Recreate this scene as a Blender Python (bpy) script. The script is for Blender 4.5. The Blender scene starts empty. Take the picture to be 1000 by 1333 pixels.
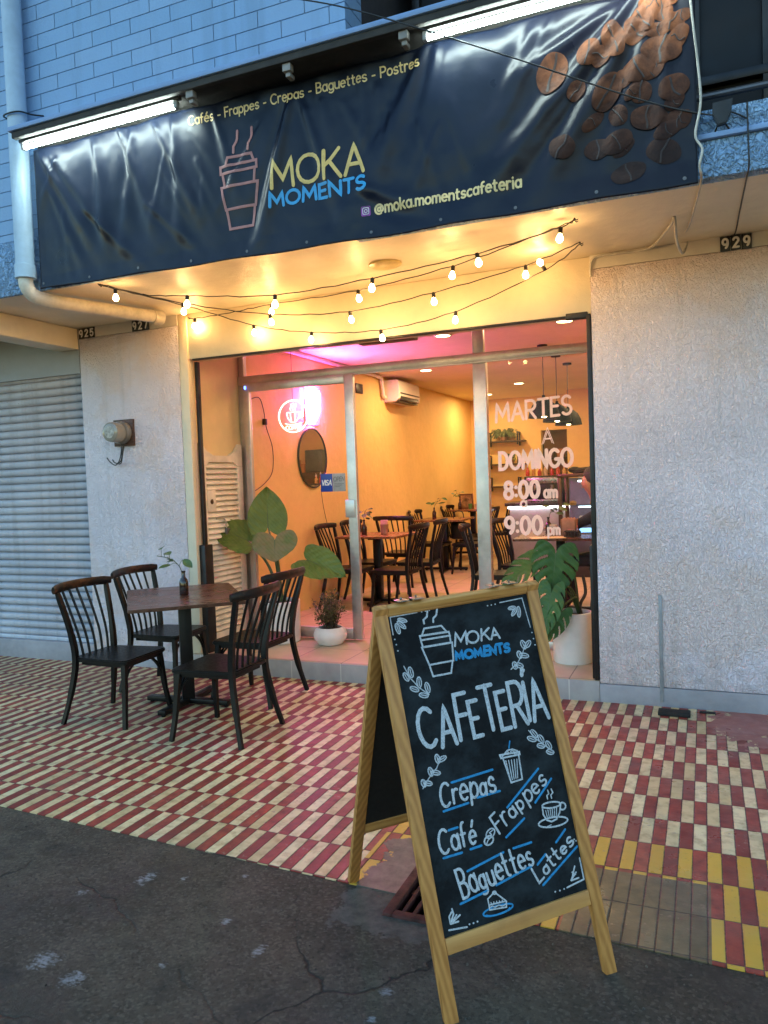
import bpy, bmesh, math, random
from mathutils import Vector, Matrix
R = math.radians
C = bpy.context.scene.collection
SC = bpy.context.scene

# ------------------------------------------------------------------ camera
cam_d = bpy.data.cameras.new('camera')
cam_d.sensor_fit = 'VERTICAL'; cam_d.sensor_height = 24.0
cam_d.lens = 24.0 * 994.96 / 1333.0
cam_d.clip_start = 0.05; cam_d.clip_end = 400
cam = bpy.data.objects.new('camera', cam_d); C.objects.link(cam)
yaw, pitch, roll = 0.3982, 0.0426, -0.0361
fw = Vector((-math.sin(yaw)*math.cos(pitch), math.cos(yaw)*math.cos(pitch), -math.sin(pitch)))
rt = Vector((math.cos(yaw), math.sin(yaw), 0)); up = rt.cross(fw)
r2 = math.cos(roll)*rt + math.sin(roll)*up; u2 = -math.sin(roll)*rt + math.cos(roll)*up
M = Matrix((r2, u2, -fw)).transposed().to_4x4(); M.translation = Vector((0.6525, -5.0746, 1.5))
cam.matrix_world = M
SC.camera = cam

# ------------------------------------------------------------------ dusk sky, last sun, exposure
W = bpy.data.worlds.new('World'); SC.world = W; W.use_nodes = True
wn = W.node_tree.nodes; wl = W.node_tree.links
sky = wn.new('ShaderNodeTexSky'); sky.sky_type = 'NISHITA'; sky.sun_disc = False
SUN_EL, SUN_ROT = R(4.5), R(25)
sky.sun_elevation = SUN_EL; sky.sun_rotation = SUN_ROT; sky.ozone_density = 2.3; sky.air_density = 1.0; sky.dust_density = 0.6
bg = wn['Background']; bg.inputs['Strength'].default_value = 0.15
wl.new(sky.outputs[0], bg.inputs[0])
sun_d = bpy.data.lights.new('sun', 'SUN'); sun_d.energy = 0.03; sun_d.angle = R(12); sun_d.color = (1, .85, .7)
sun = bpy.data.objects.new('sun', sun_d); C.objects.link(sun)
sun.rotation_euler = (R(90)-SUN_EL, 0, R(180)-SUN_ROT)
SC.view_settings.view_transform = 'Standard'; SC.view_settings.look = 'None'
SC.view_settings.gamma = 1.0; SC.view_settings.exposure = 2.68
LK = 0.255                      # how bright the place's own lamps are beside the dusk sky
SC.cycles.use_denoising = True
SC.cycles.max_bounces = 10; SC.cycles.transparent_max_bounces = 16
SC.cycles.caustics_reflective = False; SC.cycles.caustics_refractive = False
SC.cycles.sample_clamp_indirect = 6.0

random.seed(7)
# ------------------------------------------------------------------ node helpers
class NT:
    def __init__(s, name):
        s.m = bpy.data.materials.new(name); s.m.use_nodes = True
        s.t = s.m.node_tree; s.b = s.t.nodes['Principled BSDF']; s.out = s.t.nodes['Material Output']
    def n(s, typ, **kw):
        x = s.t.nodes.new(typ)
        for k, v in kw.items(): setattr(x, k, v)
        return x
    def l(s, a, b): s.t.links.new(a, b)
    def put(s, sock, v):
        if isinstance(v, bpy.types.NodeSocket): s.l(v, sock)
        else: sock.default_value = v
    def m_(s, op, a, b=0.0, c=0.0, clamp=False):
        x = s.n('ShaderNodeMath', operation=op, use_clamp=clamp)
        s.put(x.inputs[0], a); s.put(x.inputs[1], b)
        if len(x.inputs) > 2: s.put(x.inputs[2], c)
        return x.outputs[0]
    def mix(s, f, a, b, mode='MIX'):
        x = s.n('ShaderNodeMix', data_type='RGBA', blend_type=mode)
        s.put(x.inputs[0], f); s.put(x.inputs[6], a); s.put(x.inputs[7], b)
        return x.outputs[2]
    def coord(s, scale=(1, 1, 1), kind='Object'):
        t = s.n('ShaderNodeTexCoord'); mp = s.n('ShaderNodeMapping'); mp.inputs['Scale'].default_value = scale
        s.l(t.outputs[kind], mp.inputs[0]); return mp.outputs[0]
    def xyz(s, v):
        x = s.n('ShaderNodeSeparateXYZ'); s.l(v, x.inputs[0]); return x.outputs
    def noise(s, v, scale, detail=3.0, rough=.55, dist=0.0):
        x = s.n('ShaderNodeTexNoise'); s.l(v, x.inputs['Vector'])
        x.inputs['Scale'].default_value = scale; x.inputs['Detail'].default_value = detail
        x.inputs['Roughness'].default_value = rough; x.inputs['Distortion'].default_value = dist
        return x.outputs['Fac']
    def voro(s, v, scale, feature='F1', out='Distance'):
        x = s.n('ShaderNodeTexVoronoi', feature=feature); s.l(v, x.inputs['Vector']); x.inputs['Scale'].default_value = scale
        return x.outputs[out]
    def ramp(s, f, stops):
        x = s.n('ShaderNodeValToRGB'); s.l(f, x.inputs[0]); e = x.color_ramp.elements
        while len(e) < len(stops): e.new(.5)
        for q, (p, c) in zip(e, stops):
            q.position = p; q.color = c if len(c) == 4 else (*c, 1)
        return x.outputs[0]
    def mr(s, f, a, b, c=0.0, d=1.0):
        x = s.n('ShaderNodeMapRange'); s.l(f, x.inputs[0])
        for i, v in zip((1, 2, 3, 4), (a, b, c, d)): x.inputs[i].default_value = v
        return x.outputs[0]
    def bump(s, h, dist=.01, strength=1.0, prev=None):
        x = s.n('ShaderNodeBump'); s.l(h, x.inputs['Height']); x.inputs['Distance'].default_value = dist; x.inputs['Strength'].default_value = strength
        if prev: s.l(prev, x.inputs['Normal'])
        return x.outputs[0]
    def set(s, **kw):
        for k, v in kw.items():
            i = s.b.inputs[{'color': 'Base Color', 'rough': 'Roughness', 'metal': 'Metallic', 'normal': 'Normal', 'alpha': 'Alpha', 'spec': 'Specular IOR Level',
                            'coat': 'Coat Weight', 'coatr': 'Coat Roughness', 'emit': 'Emission Color', 'emits': 'Emission Strength', 'sub': 'Subsurface Weight', 'trans': 'Transmission Weight'}[k]]
            if isinstance(v, tuple) and len(v) == 3: v = (*v, 1)
            s.put(i, v)
        return s.m

def c4(c): return (*c, 1)
def plain(name, col, rough=.5, metal=0.0, var=.15, vs=8.0, bs=0.0, bd=.002, coat=0.0, spec=.5):
    """Painted or moulded surface: colour mottled by two noises, roughness uneven, optional fine bump."""
    t = NT(name); v = t.coord()
    a = t.noise(v, vs, 4); b = t.noise(v, vs*5.3, 3)
    f = t.m_('ADD', t.m_('MULTIPLY', a, .7), t.m_('MULTIPLY', b, .3))
    lo = tuple(max(0, x*(1-var*1.5)) for x in col); hi = tuple(min(1, x*(1+var)) for x in col)
    colr = t.mix(t.mr(f, .35, .65), c4(lo), c4(hi))
    rr = t.mr(b, .3, .7, max(.03, rough-.08), min(1, rough+.08))
    t.set(color=colr, rough=rr, metal=metal, coat=coat, spec=spec)
    if bs: t.set(normal=t.bump(t.noise(v, bs, 4), bd))
    return t.m
def glow(name, col, strength):
    t = NT(name); t.t.nodes.remove(t.b); e = t.n('ShaderNodeEmission')
    e.inputs[0].default_value = c4(col); e.inputs[1].default_value = strength*LK; t.l(e.outputs[0], t.out.inputs[0]); return t.m
def clear_glass(name, tint=(1, 1, 1), extra=0.02):
    t = NT(name); t.t.nodes.remove(t.b)
    tr = t.n('ShaderNodeBsdfTransparent'); tr.inputs[0].default_value = c4(tint)
    gl = t.n('ShaderNodeBsdfGlossy'); gl.inputs['Roughness'].default_value = .01
    fr = t.n('ShaderNodeFresnel'); fr.inputs[0].default_value = 1.45
    mx = t.n('ShaderNodeMixShader'); t.l(t.m_('MULTIPLY', t.m_('ADD', fr.outputs[0], extra), .14), mx.inputs[0]); t.l(tr.outputs[0], mx.inputs[1]); t.l(gl.outputs[0], mx.inputs[2])
    t.l(mx.outputs[0], t.out.inputs[0]); return t.m

def stucco(name, col, scale=75, dist=.009, stretch=.55, var=.06, dirt=True):
    t = NT(name); v = t.coord((1, 1, stretch)); v0 = t.coord()
    n1 = t.noise(v, scale, 2.0, .5, 1.2); n2 = t.noise(v, scale*.45, 2, .5, .8); n3 = t.noise(v0, 1.3, 4)
    h = t.m_('ADD', t.m_('MULTIPLY', t.mr(n1, .42, .60), 1.0), t.m_('MULTIPLY', t.mr(n2, .4, .62), .9))
    base = t.mix(t.mr(n3, .35, .65), c4(tuple(x*(1-var*2) for x in col)), c4(tuple(min(1, x*(1+var)) for x in col)))
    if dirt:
        pk = t.mr(t.noise(v0, .9, 5, .6), .50, .56); base = t.mix(t.m_('MULTIPLY', pk, .6), base, (.86, .69, .64, 1))  # pinkish patches of light painted into the wall colour; the rest is dirt
        drip = t.mr(t.noise(t.coord((5, 5, .35)), 2.2, 4), .56, .7); base = t.mix(t.m_('MULTIPLY', drip, .22), base, (.45, .42, .42, 1))
        z = t.xyz(v0)[2]; d = t.m_('MULTIPLY', t.mr(z, 0, .5, 1, 0), t.mr(t.noise(v0, 9, 5), .4, .7))
        base = t.mix(t.m_('MULTIPLY', d, .6), base, (.24, .22, .22, 1))
    fine = t.noise(v0, 400, 2)
    nb = t.bump(fine, .0015); nb = t.bump(h, dist, 1.0, nb)
    return t.set(color=base, rough=.8, normal=nb, spec=.35)

def plaster(name, col, var=.07, rough=.65):
    t = NT(name); v = t.coord()
    a = t.noise(v, 1.1, 5); b = t.noise(v, 14, 4)
    f = t.m_('ADD', t.m_('MULTIPLY', a, .75), t.m_('MULTIPLY', b, .25))
    c = t.mix(t.mr(f, .35, .65), c4(tuple(x*(1-var*1.6) for x in col)), c4(tuple(min(1, x*(1+var*.6)) for x in col)))
    return t.set(color=c, rough=rough, normal=t.bump(t.m_('ADD', t.noise(v, 5, 3), t.m_('MULTIPLY', t.noise(v, 120, 3), .12)), .012))

def wood(name, a, b, scale=(2, 2, 14), rough=.5, ring=9.0, rot=0.0, soft=.3):
    t = NT(name); tc = t.n('ShaderNodeTexCoord'); m1 = t.n('ShaderNodeMapping'); m1.inputs['Rotation'].default_value = (0, 0, rot); t.l(tc.outputs['Object'], m1.inputs[0])
    m2 = t.n('ShaderNodeMapping'); m2.inputs['Scale'].default_value = scale; t.l(m1.outputs[0], m2.inputs[0]); v = m2.outputs[0]
    n = t.noise(v, 3.0, 6, .6, .7); w = t.n('ShaderNodeTexWave', wave_type='BANDS', bands_direction='Y'); t.l(v, w.inputs['Vector'])
    w.inputs['Scale'].default_value = ring; w.inputs['Distortion'].default_value = 7; w.inputs['Detail'].default_value = 3; w.inputs['Detail Scale'].default_value = .6
    f = t.m_('ADD', t.m_('MULTIPLY', n, .65), t.m_('MULTIPLY', w.outputs['Fac'], .35))
    col = t.mix(t.mr(f, soft, 1-soft), c4(a), c4(b))
    dirt = t.mr(t.noise(t.coord(), 11, 5), .55, .75)
    col = t.mix(t.m_('MULTIPLY', dirt, .25), col, c4(tuple(x*.35 for x in a)))
    return t.set(color=col, rough=t.mr(n, .3, .7, rough-.1, rough+.1), normal=t.bump(f, .0015))

# ------------------------------------------------------------------ mesh helpers
class MB:
    def __init__(s): s.bm = bmesh.new()
    def _x(s, vs, mtx):
        if mtx is not None: bmesh.ops.transform(s.bm, matrix=mtx, verts=vs)
    def box(s, lo, hi, bev=0.0, mtx=None, seg=2):
        r = bmesh.ops.create_cube(s.bm, size=1.0); vs = r['verts']
        c = [(a+b)/2 for a, b in zip(lo, hi)]; d = [abs(b-a) for a, b in zip(lo, hi)]
        for v in vs: v.co = Vector((v.co.x*d[0]+c[0], v.co.y*d[1]+c[1], v.co.z*d[2]+c[2]))
        if bev:
            es = list({e for v in vs for e in v.link_edges})
            rr = bmesh.ops.bevel(s.bm, geom=es, offset=min(bev, min(d)*.45), segments=seg, affect='EDGES', profile=.5)
            vs = list({v for f in rr['faces'] for v in f.verts} | {v for v in vs if v.is_valid})
            vs = [v for v in vs if v.is_valid]
            # collect the whole island
            seen = set(vs); st = list(vs)
            while st:
                v = st.pop()
                for e in v.link_edges:
                    o = e.other_vert(v)
                    if o not in seen: seen.add(o); st.append(o)
            vs = list(seen)
        s._x(vs, mtx); return vs
    def lathe(s, prof, n=24, mtx=None, cap0=True, cap1=True):
        rings = []
        for r, z in prof:
            rings.append([s.bm.verts.new((r*math.cos(2*math.pi*i/n), r*math.sin(2*math.pi*i/n), z)) for i in range(n)])
        for a, b in zip(rings, rings[1:]):
            for i in range(n): s.bm.faces.new((a[i], a[(i+1) % n], b[(i+1) % n], b[i]))
        if cap0: s.bm.faces.new(rings[0][::-1])
        if cap1: s.bm.faces.new(rings[-1])
        vs = [v for r in rings for v in r]; s._x(vs, mtx); return vs
    def tube(s, pts, rad, n=8, cap=True, sq=None, closed=False, flat=None):
        """Round (or n-sided) tube along points; rad a number or a list."""
        pts = [Vector(p) for p in pts]; k = len(pts)
        rs = rad if isinstance(rad, (list, tuple)) else [rad]*k
        prev = None; rings = []
        for i, p in enumerate(pts):
            if closed: d = pts[(i+1) % k]-pts[i-1]
            else: d = pts[min(i+1, k-1)]-pts[max(i-1, 0)]
            d.normalize()
            if prev is None:
                ref = Vector((0, 0, 1)) if abs(d.z) < .9 else Vector((1, 0, 0))
                if flat is not None: ref = Vector(flat)
                x = ref.cross(d).normalized()
            else:
                x = (prev-d*prev.dot(d))
                if x.length < 1e-6: x = d.orthogonal()
                x.normalize()
            y = d.cross(x); prev = x
            ring = []
            for j in range(n):
                a = 2*math.pi*(j+.5)/n
                ca, sa = math.cos(a), math.sin(a)
                if sq: ca, sa = ca*sq[0], sa*sq[1]
                ring.append(s.bm.verts.new(p+(x*ca+y*sa)*rs[i]))
            rings.append(ring)
        m = k if closed else k-1
        for i in range(m):
            a, b = rings[i], rings[(i+1) % k]
            for j in range(n): s.bm.faces.new((a[j], a[(j+1) % n], b[(j+1) % n], b[j]))
        if cap and not closed:
            s.bm.faces.new(rings[0][::-1]); s.bm.faces.new(rings[-1])
        return [v for r in rings for v in r]
    def beam(s, p0, p1, w0, w1=None):
        w1 = w0 if w1 is None else w1
        return s.tube([p0, p1], [w0*.7071, w1*.7071], n=4)
    def sphere(s, c, r, n=12, sc=(1, 1, 1)):
        q = bmesh.ops.create_uvsphere(s.bm, u_segments=n, v_segments=max(6, n//2+2), radius=r)
        for v in q['verts']: v.co = Vector((v.co.x*sc[0]+c[0], v.co.y*sc[1]+c[1], v.co.z*sc[2]+c[2]))
        return q['verts']
    def prism(s, poly, z0, z1, bev=0.0, mtx=None):
        lo = [s.bm.verts.new((x, y, z0)) for x, y in poly]; hi = [s.bm.verts.new((x, y, z1)) for x, y in poly]; n = len(poly)
        s.bm.faces.new(lo[::-1]); s.bm.faces.new(hi); side = [s.bm.faces.new((lo[i], lo[(i+1) % n], hi[(i+1) % n], hi[i])) for i in range(n)]
        vs = lo+hi
        if bev:
            es = [e for e in s.bm.edges if e.verts[0] in set(hi) and e.verts[1] in set(hi)] + [e for e in s.bm.edges if e.verts[0] in set(lo) and e.verts[1] in set(lo)]
            s_all = set(s.bm.verts)-set(vs)
            bmesh.ops.bevel(s.bm, geom=es, offset=bev, segments=2, affect='EDGES')
            vs = [v for v in s.bm.verts if v not in s_all]
        s._x(vs, mtx); return vs
    def quad(s, *p): s.bm.faces.new([s.bm.verts.new(q) for q in p])
    def grid(s, fn, nu, nv, skip=None):
        g = [[s.bm.verts.new(fn(i/nu, j/nv)) for j in range(nv+1)] for i in range(nu+1)]
        for i in range(nu):
            for j in range(nv):
                if skip and skip((i+.5)/nu, (j+.5)/nv): continue
                s.bm.faces.new((g[i][j], g[i+1][j], g[i+1][j+1], g[i][j+1]))
        return [v for r in g for v in r]

def wm(o):
    m = o.matrix_basis.copy(); p = o.parent
    while p: m = p.matrix_basis @ m; p = p.parent
    return m
def obj(name, mb, mat, parent=None, world=False, smooth=35, solid=0.0):
    bm = mb.bm if isinstance(mb, MB) else mb
    loose = [v for v in bm.verts if not v.link_faces]
    if loose: bmesh.ops.delete(bm, geom=loose, context='VERTS')
    bmesh.ops.recalc_face_normals(bm, faces=bm.faces)
    me = bpy.data.meshes.new(name); bm.to_mesh(me); bm.free()
    if parent is not None and world: me.transform(wm(parent).inverted())
    for m in (mat if isinstance(mat, (list, tuple)) else [mat]): me.materials.append(m)
    if smooth:
        me.polygons.foreach_set('use_smooth', [True]*len(me.polygons)); me.set_sharp_from_angle(angle=R(smooth))
    o = bpy.data.objects.new(name, me); C.objects.link(o)
    if parent is not None: o.parent = parent
    if solid:
        md = o.modifiers.new('thickness', 'SOLIDIFY'); md.thickness = solid; md.offset = 0
    return o
def tag(o, label=None, cat=None, group=None, kind=None):
    for k, v in (('label', label), ('category', cat), ('group', group), ('kind', kind)):
        if v: o[k] = v
    return o
def thing(name, label, cat, loc=(0, 0, 0), rz=0.0, group=None):
    o = bpy.data.objects.new(name, None); C.objects.link(o); o.empty_display_size = .1
    o.location = loc; o.rotation_euler = (0, 0, rz); return tag(o, label, cat, group)
KIDS = {}
def dup(root, loc, rz=0.0, label=None, group=None):
    def kids(o): return [c for c in C.objects if c.parent == o]
    def cp(o, par):
        c = o.copy(); C.objects.link(c)
        if par is not None: c.parent = par
        for k in kids(o): cp(k, c)
        return c
    r = cp(root, None); r.location = loc; r.rotation_euler = (0, 0, rz); return tag(r, label, None, group)
def light(name, kind, loc, energy, col, parent=None, size=.1, rot=(0, 0, 0), spot=None):
    d = bpy.data.lights.new(name, kind); d.energy = energy*LK; d.color = col
    if kind == 'AREA': d.shape = 'DISK'; d.size = size
    elif kind in ('POINT', 'SPOT'): d.shadow_soft_size = size
    if spot: d.spot_size = spot; d.spot_blend = .6
    o = bpy.data.objects.new(name, d); C.objects.link(o); o.location = loc; o.rotation_euler = rot
    if parent: o.parent = parent; o.location = Vector(loc)-parent.location
    return o

# ------------------------------------------------------------------ stroke lettering
def arc(cx, cy, rx, ry, a0, a1, n=None):
    n = n or max(4, int(abs(a1-a0)/22))
    return [(cx+rx*math.cos(R(a0+(a1-a0)*i/n)), cy+ry*math.sin(R(a0+(a1-a0)*i/n))) for i in range(n+1)]
def ov(cx, cy, rx, ry): return arc(cx, cy, rx, ry, 90, 450, 16)
B_ = lambda: ov(.28, .33, .28, .33)
GL = {
 'A': (.76, [[(0, 0), (.38, 1), (.76, 0)], [(.14, .34), (.62, .34)]]),
 'B': (.6, [[(0, 0), (0, 1)]+arc(.28, .76, .27, .24, 90, -90)+[(.05, .52)], [(.05, .52)]+arc(.3, .26, .31, .26, 90, -90)+[(0, 0)]]),
 'C': (.8, [arc(.46, .5, .46, .5, 48, 312)]),
 'D': (.7, [[(0, 0), (0, 1), (.2, 1)]+arc(.24, .5, .46, .5, 90, -90)+[(0, 0)]]),
 'E': (.5, [[(.5, 1), (0, 1), (0, 0), (.5, 0)], [(0, .52), (.42, .52)]]),
 'F': (.5, [[(.5, 1), (0, 1), (0, 0)], [(0, .52), (.42, .52)]]),
 'G': (.82, [arc(.46, .5, .46, .5, 48, 350)+[(.9, .44), (.55, .44)]]),
 'I': (.06, [[(.03, 0), (.03, 1)]]),
 '\u00cd': (.12, [[(.06, 0), (.06, .92)], [(.08, 1.1), (.14, 1.25)]]),
 'K': (.62, [[(0, 0), (0, 1)], [(.6, 1), (0, .42)], [(.2, .6), (.64, 0)]]),
 'L': (.5, [[(0, 1), (0, 0), (.5, 0)]]),
 'M': (.88, [[(0, 0), (.07, 1), (.44, .3), (.81, 1), (.88, 0)]]),
 'N': (.68, [[(0, 0), (0, 1), (.68, 0), (.68, 1)]]),
 'O': (.92, [ov(.46, .5, .46, .5)]),
 'P': (.6, [[(0, 0), (0, 1), (.25, 1)]+arc(.3, .73, .3, .27, 90, -90)+[(0, .46)]]),
 'R': (.62, [[(0, 0), (0, 1), (.25, 1)]+arc(.3, .73, .3, .27, 90, -90)+[(0, .46)], [(.26, .45), (.62, 0)]]),
 'S': (.58, [arc(.29, .75, .27, .25, 35, 270)+arc(.29, .25, .29, .25, 80, -145)]),
 'T': (.64, [[(0, 1), (.64, 1)], [(.32, 1), (.32, 0)]]),
 'V': (.7, [[(0, 1), (.35, 0), (.7, 1)]]),
 'a': (.56, [B_(), [(.56, .66), (.56, 0)]]),
 'b': (.56, [B_(), [(0, 1), (0, 0)]]),
 'c': (.5, [arc(.3, .33, .3, .33, 50, 310)]),
 'e': (.56, [[(.03, .36), (.56, .36)]+arc(.28, .33, .28, .33, 8, 310)]),
 '\u00e9': (.56, [[(.03, .36), (.56, .36)]+arc(.28, .33, .28, .33, 8, 310), [(.26, .82), (.4, 1.0)]]),
 'f': (.38, [arc(.34, .78, .2, .22, 80, 180)+[(.14, .7), (.14, 0)], [(0, .6), (.36, .6)]]),
 'g': (.56, [B_(), [(.56, .66), (.56, -.08)]+arc(.28, -.1, .28, .2, 0, -150)]),
 'i': (.06, [[(.03, 0), (.03, .66)], [(.03, .9), (.032, .92)]]),
 'k': (.5, [[(0, 0), (0, 1)], [(.46, .66), (0, .26)], [(.16, .4), (.5, 0)]]),
 'm': (.84, [[(0, 0), (0, .66)], [(0, .38)]+arc(.21, .42, .21, .24, 170, 0)+[(.42, 0)], [(.42, .38)]+arc(.63, .42, .21, .24, 170, 0)+[(.84, 0)]]),
 'n': (.5, [[(0, 0), (0, .66)], [(0, .38)]+arc(.25, .4, .25, .26, 170, 0)+[(.5, 0)]]),
 'o': (.58, [ov(.29, .33, .29, .33)]),
 'p': (.56, [B_(), [(0, .66), (0, -.32)]]),
 'r': (.36, [[(0, 0), (0, .66)], [(0, .36)]+arc(.24, .38, .24, .28, 170, 60)]),
 's': (.46, [arc(.23, .49, .21, .17, 30, 270)+arc(.23, .16, .23, .16, 80, -150)]),
 't': (.4, [[(.14, .92), (.14, .16)]+arc(.3, .16, .16, .16, 180, 280), [(0, .66), (.36, .66)]]),
 'u': (.52, [[(0, .66), (0, .24)]+arc(.26, .24, .26, .24, 180, 350)+[(.52, .3)], [(.52, .66), (.52, 0)]]),
 '@': (.95, [ov(.46, .36, .17, .19), [(.64, .56), (.62, .26)]+arc(.76, .26, .13, .1, 180, 330)+arc(.46, .36, .46, .46, -5, 300)]),
 '-': (.3, [[(0, .36), (.3, .36)]]), '.': (.06, [[(.03, .02), (.032, .03)]]), ':': (.08, [[(.04, .16), (.042, .17)], [(.04, .66), (.042, .67)]]), ' ': (.3, []),
 '0': (.6, [ov(.3, .5, .3, .5)]), '1': (.3, [[(0, .78), (.2, 1), (.2, 0)]]),
 '2': (.56, [arc(.28, .72, .27, .28, 165, -25)+[(.02, 0), (.58, 0)]]),
 '5': (.56, [[(.52, 1), (.08, 1), (.04, .56)]+arc(.27, .32, .29, .32, 120, -150)]),
 '7': (.56, [[(0, 1), (.56, 1), (.2, 0)]]),
 '8': (.58, [ov(.29, .76, .24, .24), ov(.29, .26, .29, .26)]),
 '9': (.58, [ov(.29, .7, .28, .3), [(.57, .72)]+arc(.2, .55, .37, .55, 5, -62)]),
}
def layout(text, gap=.2, wob=0.0):
    """Strokes of a line of text in units of cap height, and its length."""
    x = 0; out = []
    for ch in text:
        w, ss = GL[ch]
        k, oy, sh = 1+random.uniform(-wob, wob), random.uniform(-wob, wob)*.35, random.uniform(-wob, wob)*.6
        for s_ in ss: out.append([(px*k+py*sh+x, py*k+oy) for px, py in s_])
        x += w+gap
    return out, x-gap
def resample(P, step):
    out = [P[0]]
    for a, b in zip(P, P[1:]):
        d = math.hypot(b[0]-a[0], b[1]-a[1]); k = max(1, int(math.ceil(d/step)))
        for i in range(1, k+1): out.append((a[0]+(b[0]-a[0])*i/k, a[1]+(b[1]-a[1])*i/k))
    return out
_si = [0]
def ribbon(mb, P, w, fn, step=.03, rise=.0012):
    """A painted stroke: a low ridge with rounded ends, mapped to a surface by fn(u, v, height)."""
    _si[0] += 1; lift = .0004+(_si[0] % 7)*.00012
    closed = len(P) > 3 and math.hypot(P[0][0]-P[-1][0], P[0][1]-P[-1][1]) < 1e-6
    P = resample(P, step)
    Q = [P[0]]
    for p in P[1:]:
        if math.hypot(p[0]-Q[-1][0], p[1]-Q[-1][1]) > 1e-5: Q.append(p)
    P = Q
    if closed and math.hypot(P[0][0]-P[-1][0], P[0][1]-P[-1][1]) < 1e-5: P.pop()
    if len(P) == 1: P = [P[0], (P[0][0]+w*.05, P[0][1])]
    h = w/2; n = len(P)
    def nrm(i):
        def seg(a, b):
            dx, dy = b[0]-a[0], b[1]-a[1]; l = math.hypot(dx, dy) or 1e-9; return (-dy/l, dx/l)
        if closed: s0, s1 = seg(P[i-1], P[i]), seg(P[i], P[(i+1) % n])
        else:
            s0 = seg(P[i-1], P[i]) if i > 0 else seg(P[0], P[1]); s1 = seg(P[i], P[i+1]) if i < n-1 else s0
        mx, my = s0[0]+s1[0], s0[1]+s1[1]; l = math.hypot(mx, my)
        if l < .25: return s0
        mx, my = mx/l, my/l; k = min(1.8, 1/max(.35, mx*s0[0]+my*s0[1])); return (mx*k, my*k)
    bm = mb.bm; rows = []
    for i, p in enumerate(P):
        a = nrm(i)
        rows.append((bm.verts.new(fn(p[0]+a[0]*h, p[1]+a[1]*h, lift)), bm.verts.new(fn(p[0], p[1], lift+rise)), bm.verts.new(fn(p[0]-a[0]*h, p[1]-a[1]*h, lift))))
    for i in range(n if closed else n-1):
        a, b = rows[i], rows[(i+1) % n]
        bm.faces.new((a[0], a[1], b[1], b[0])); bm.faces.new((a[1], a[2], b[2], b[1]))
    if not closed:
        for e, q, sgn in ((0, P[0], -1), (n-1, P[-1], 1)):
            o = P[1] if e == 0 else P[-2]; dx, dy = q[0]-o[0], q[1]-o[1]; l = math.hypot(dx, dy) or 1e-9; dx, dy = dx/l, dy/l
            a = (-dy, dx); l0, mid, l2 = rows[e]
            first, last = (l0, l2) if sgn > 0 else (l2, l0)
            ring = [first]
            for t in (45, 90, 135):
                ca, sa = math.cos(R(t)), math.sin(R(t)); ring.append(bm.verts.new(fn(q[0]+(a[0]*ca+dx*sa)*h, q[1]+(a[1]*ca+dy*sa)*h, lift)))
            ring.append(last)
            for i in range(4):
                try: bm.faces.new((mid, ring[i], ring[i+1]))
                except ValueError: pass
def text_on(mb, text, p0, p1, height, w, fn, up=None, gap=.2, jitter=0.0, hand=False):
    """Lays a line of text from p0 to p1 (its baseline) on a surface; `up` is the direction and length of one cap height."""
    ss, L = layout(text, gap, .13 if jitter else 0.0)
    if hand:
        w0 = GL[text[0]][0]; n0 = len(GL[text[0]][1]); first, rest = ss[:n0], ss[n0:]
    dx, dy = p1[0]-p0[0], p1[1]-p0[1]
    if up is None:
        l = math.hypot(dx, dy); up = (-dy/l*height, dx/l*height)
    for i_, s_ in enumerate(ss):
        if hand and i_ >= n0: s_ = [(x, y*.80 if y <= .66 else .528+(y-.66)*1.25) for x, y in s_]
        jx, jy = random.uniform(-jitter, jitter), random.uniform(-jitter, jitter)
        ribbon(mb, [(p0[0]+dx*(x+jx)/L+up[0]*(y+jy), p0[1]+dy*(x+jx)/L+up[1]*(y+jy)) for x, y in s_], w, fn, step=max(.006, w*.8))

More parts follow.
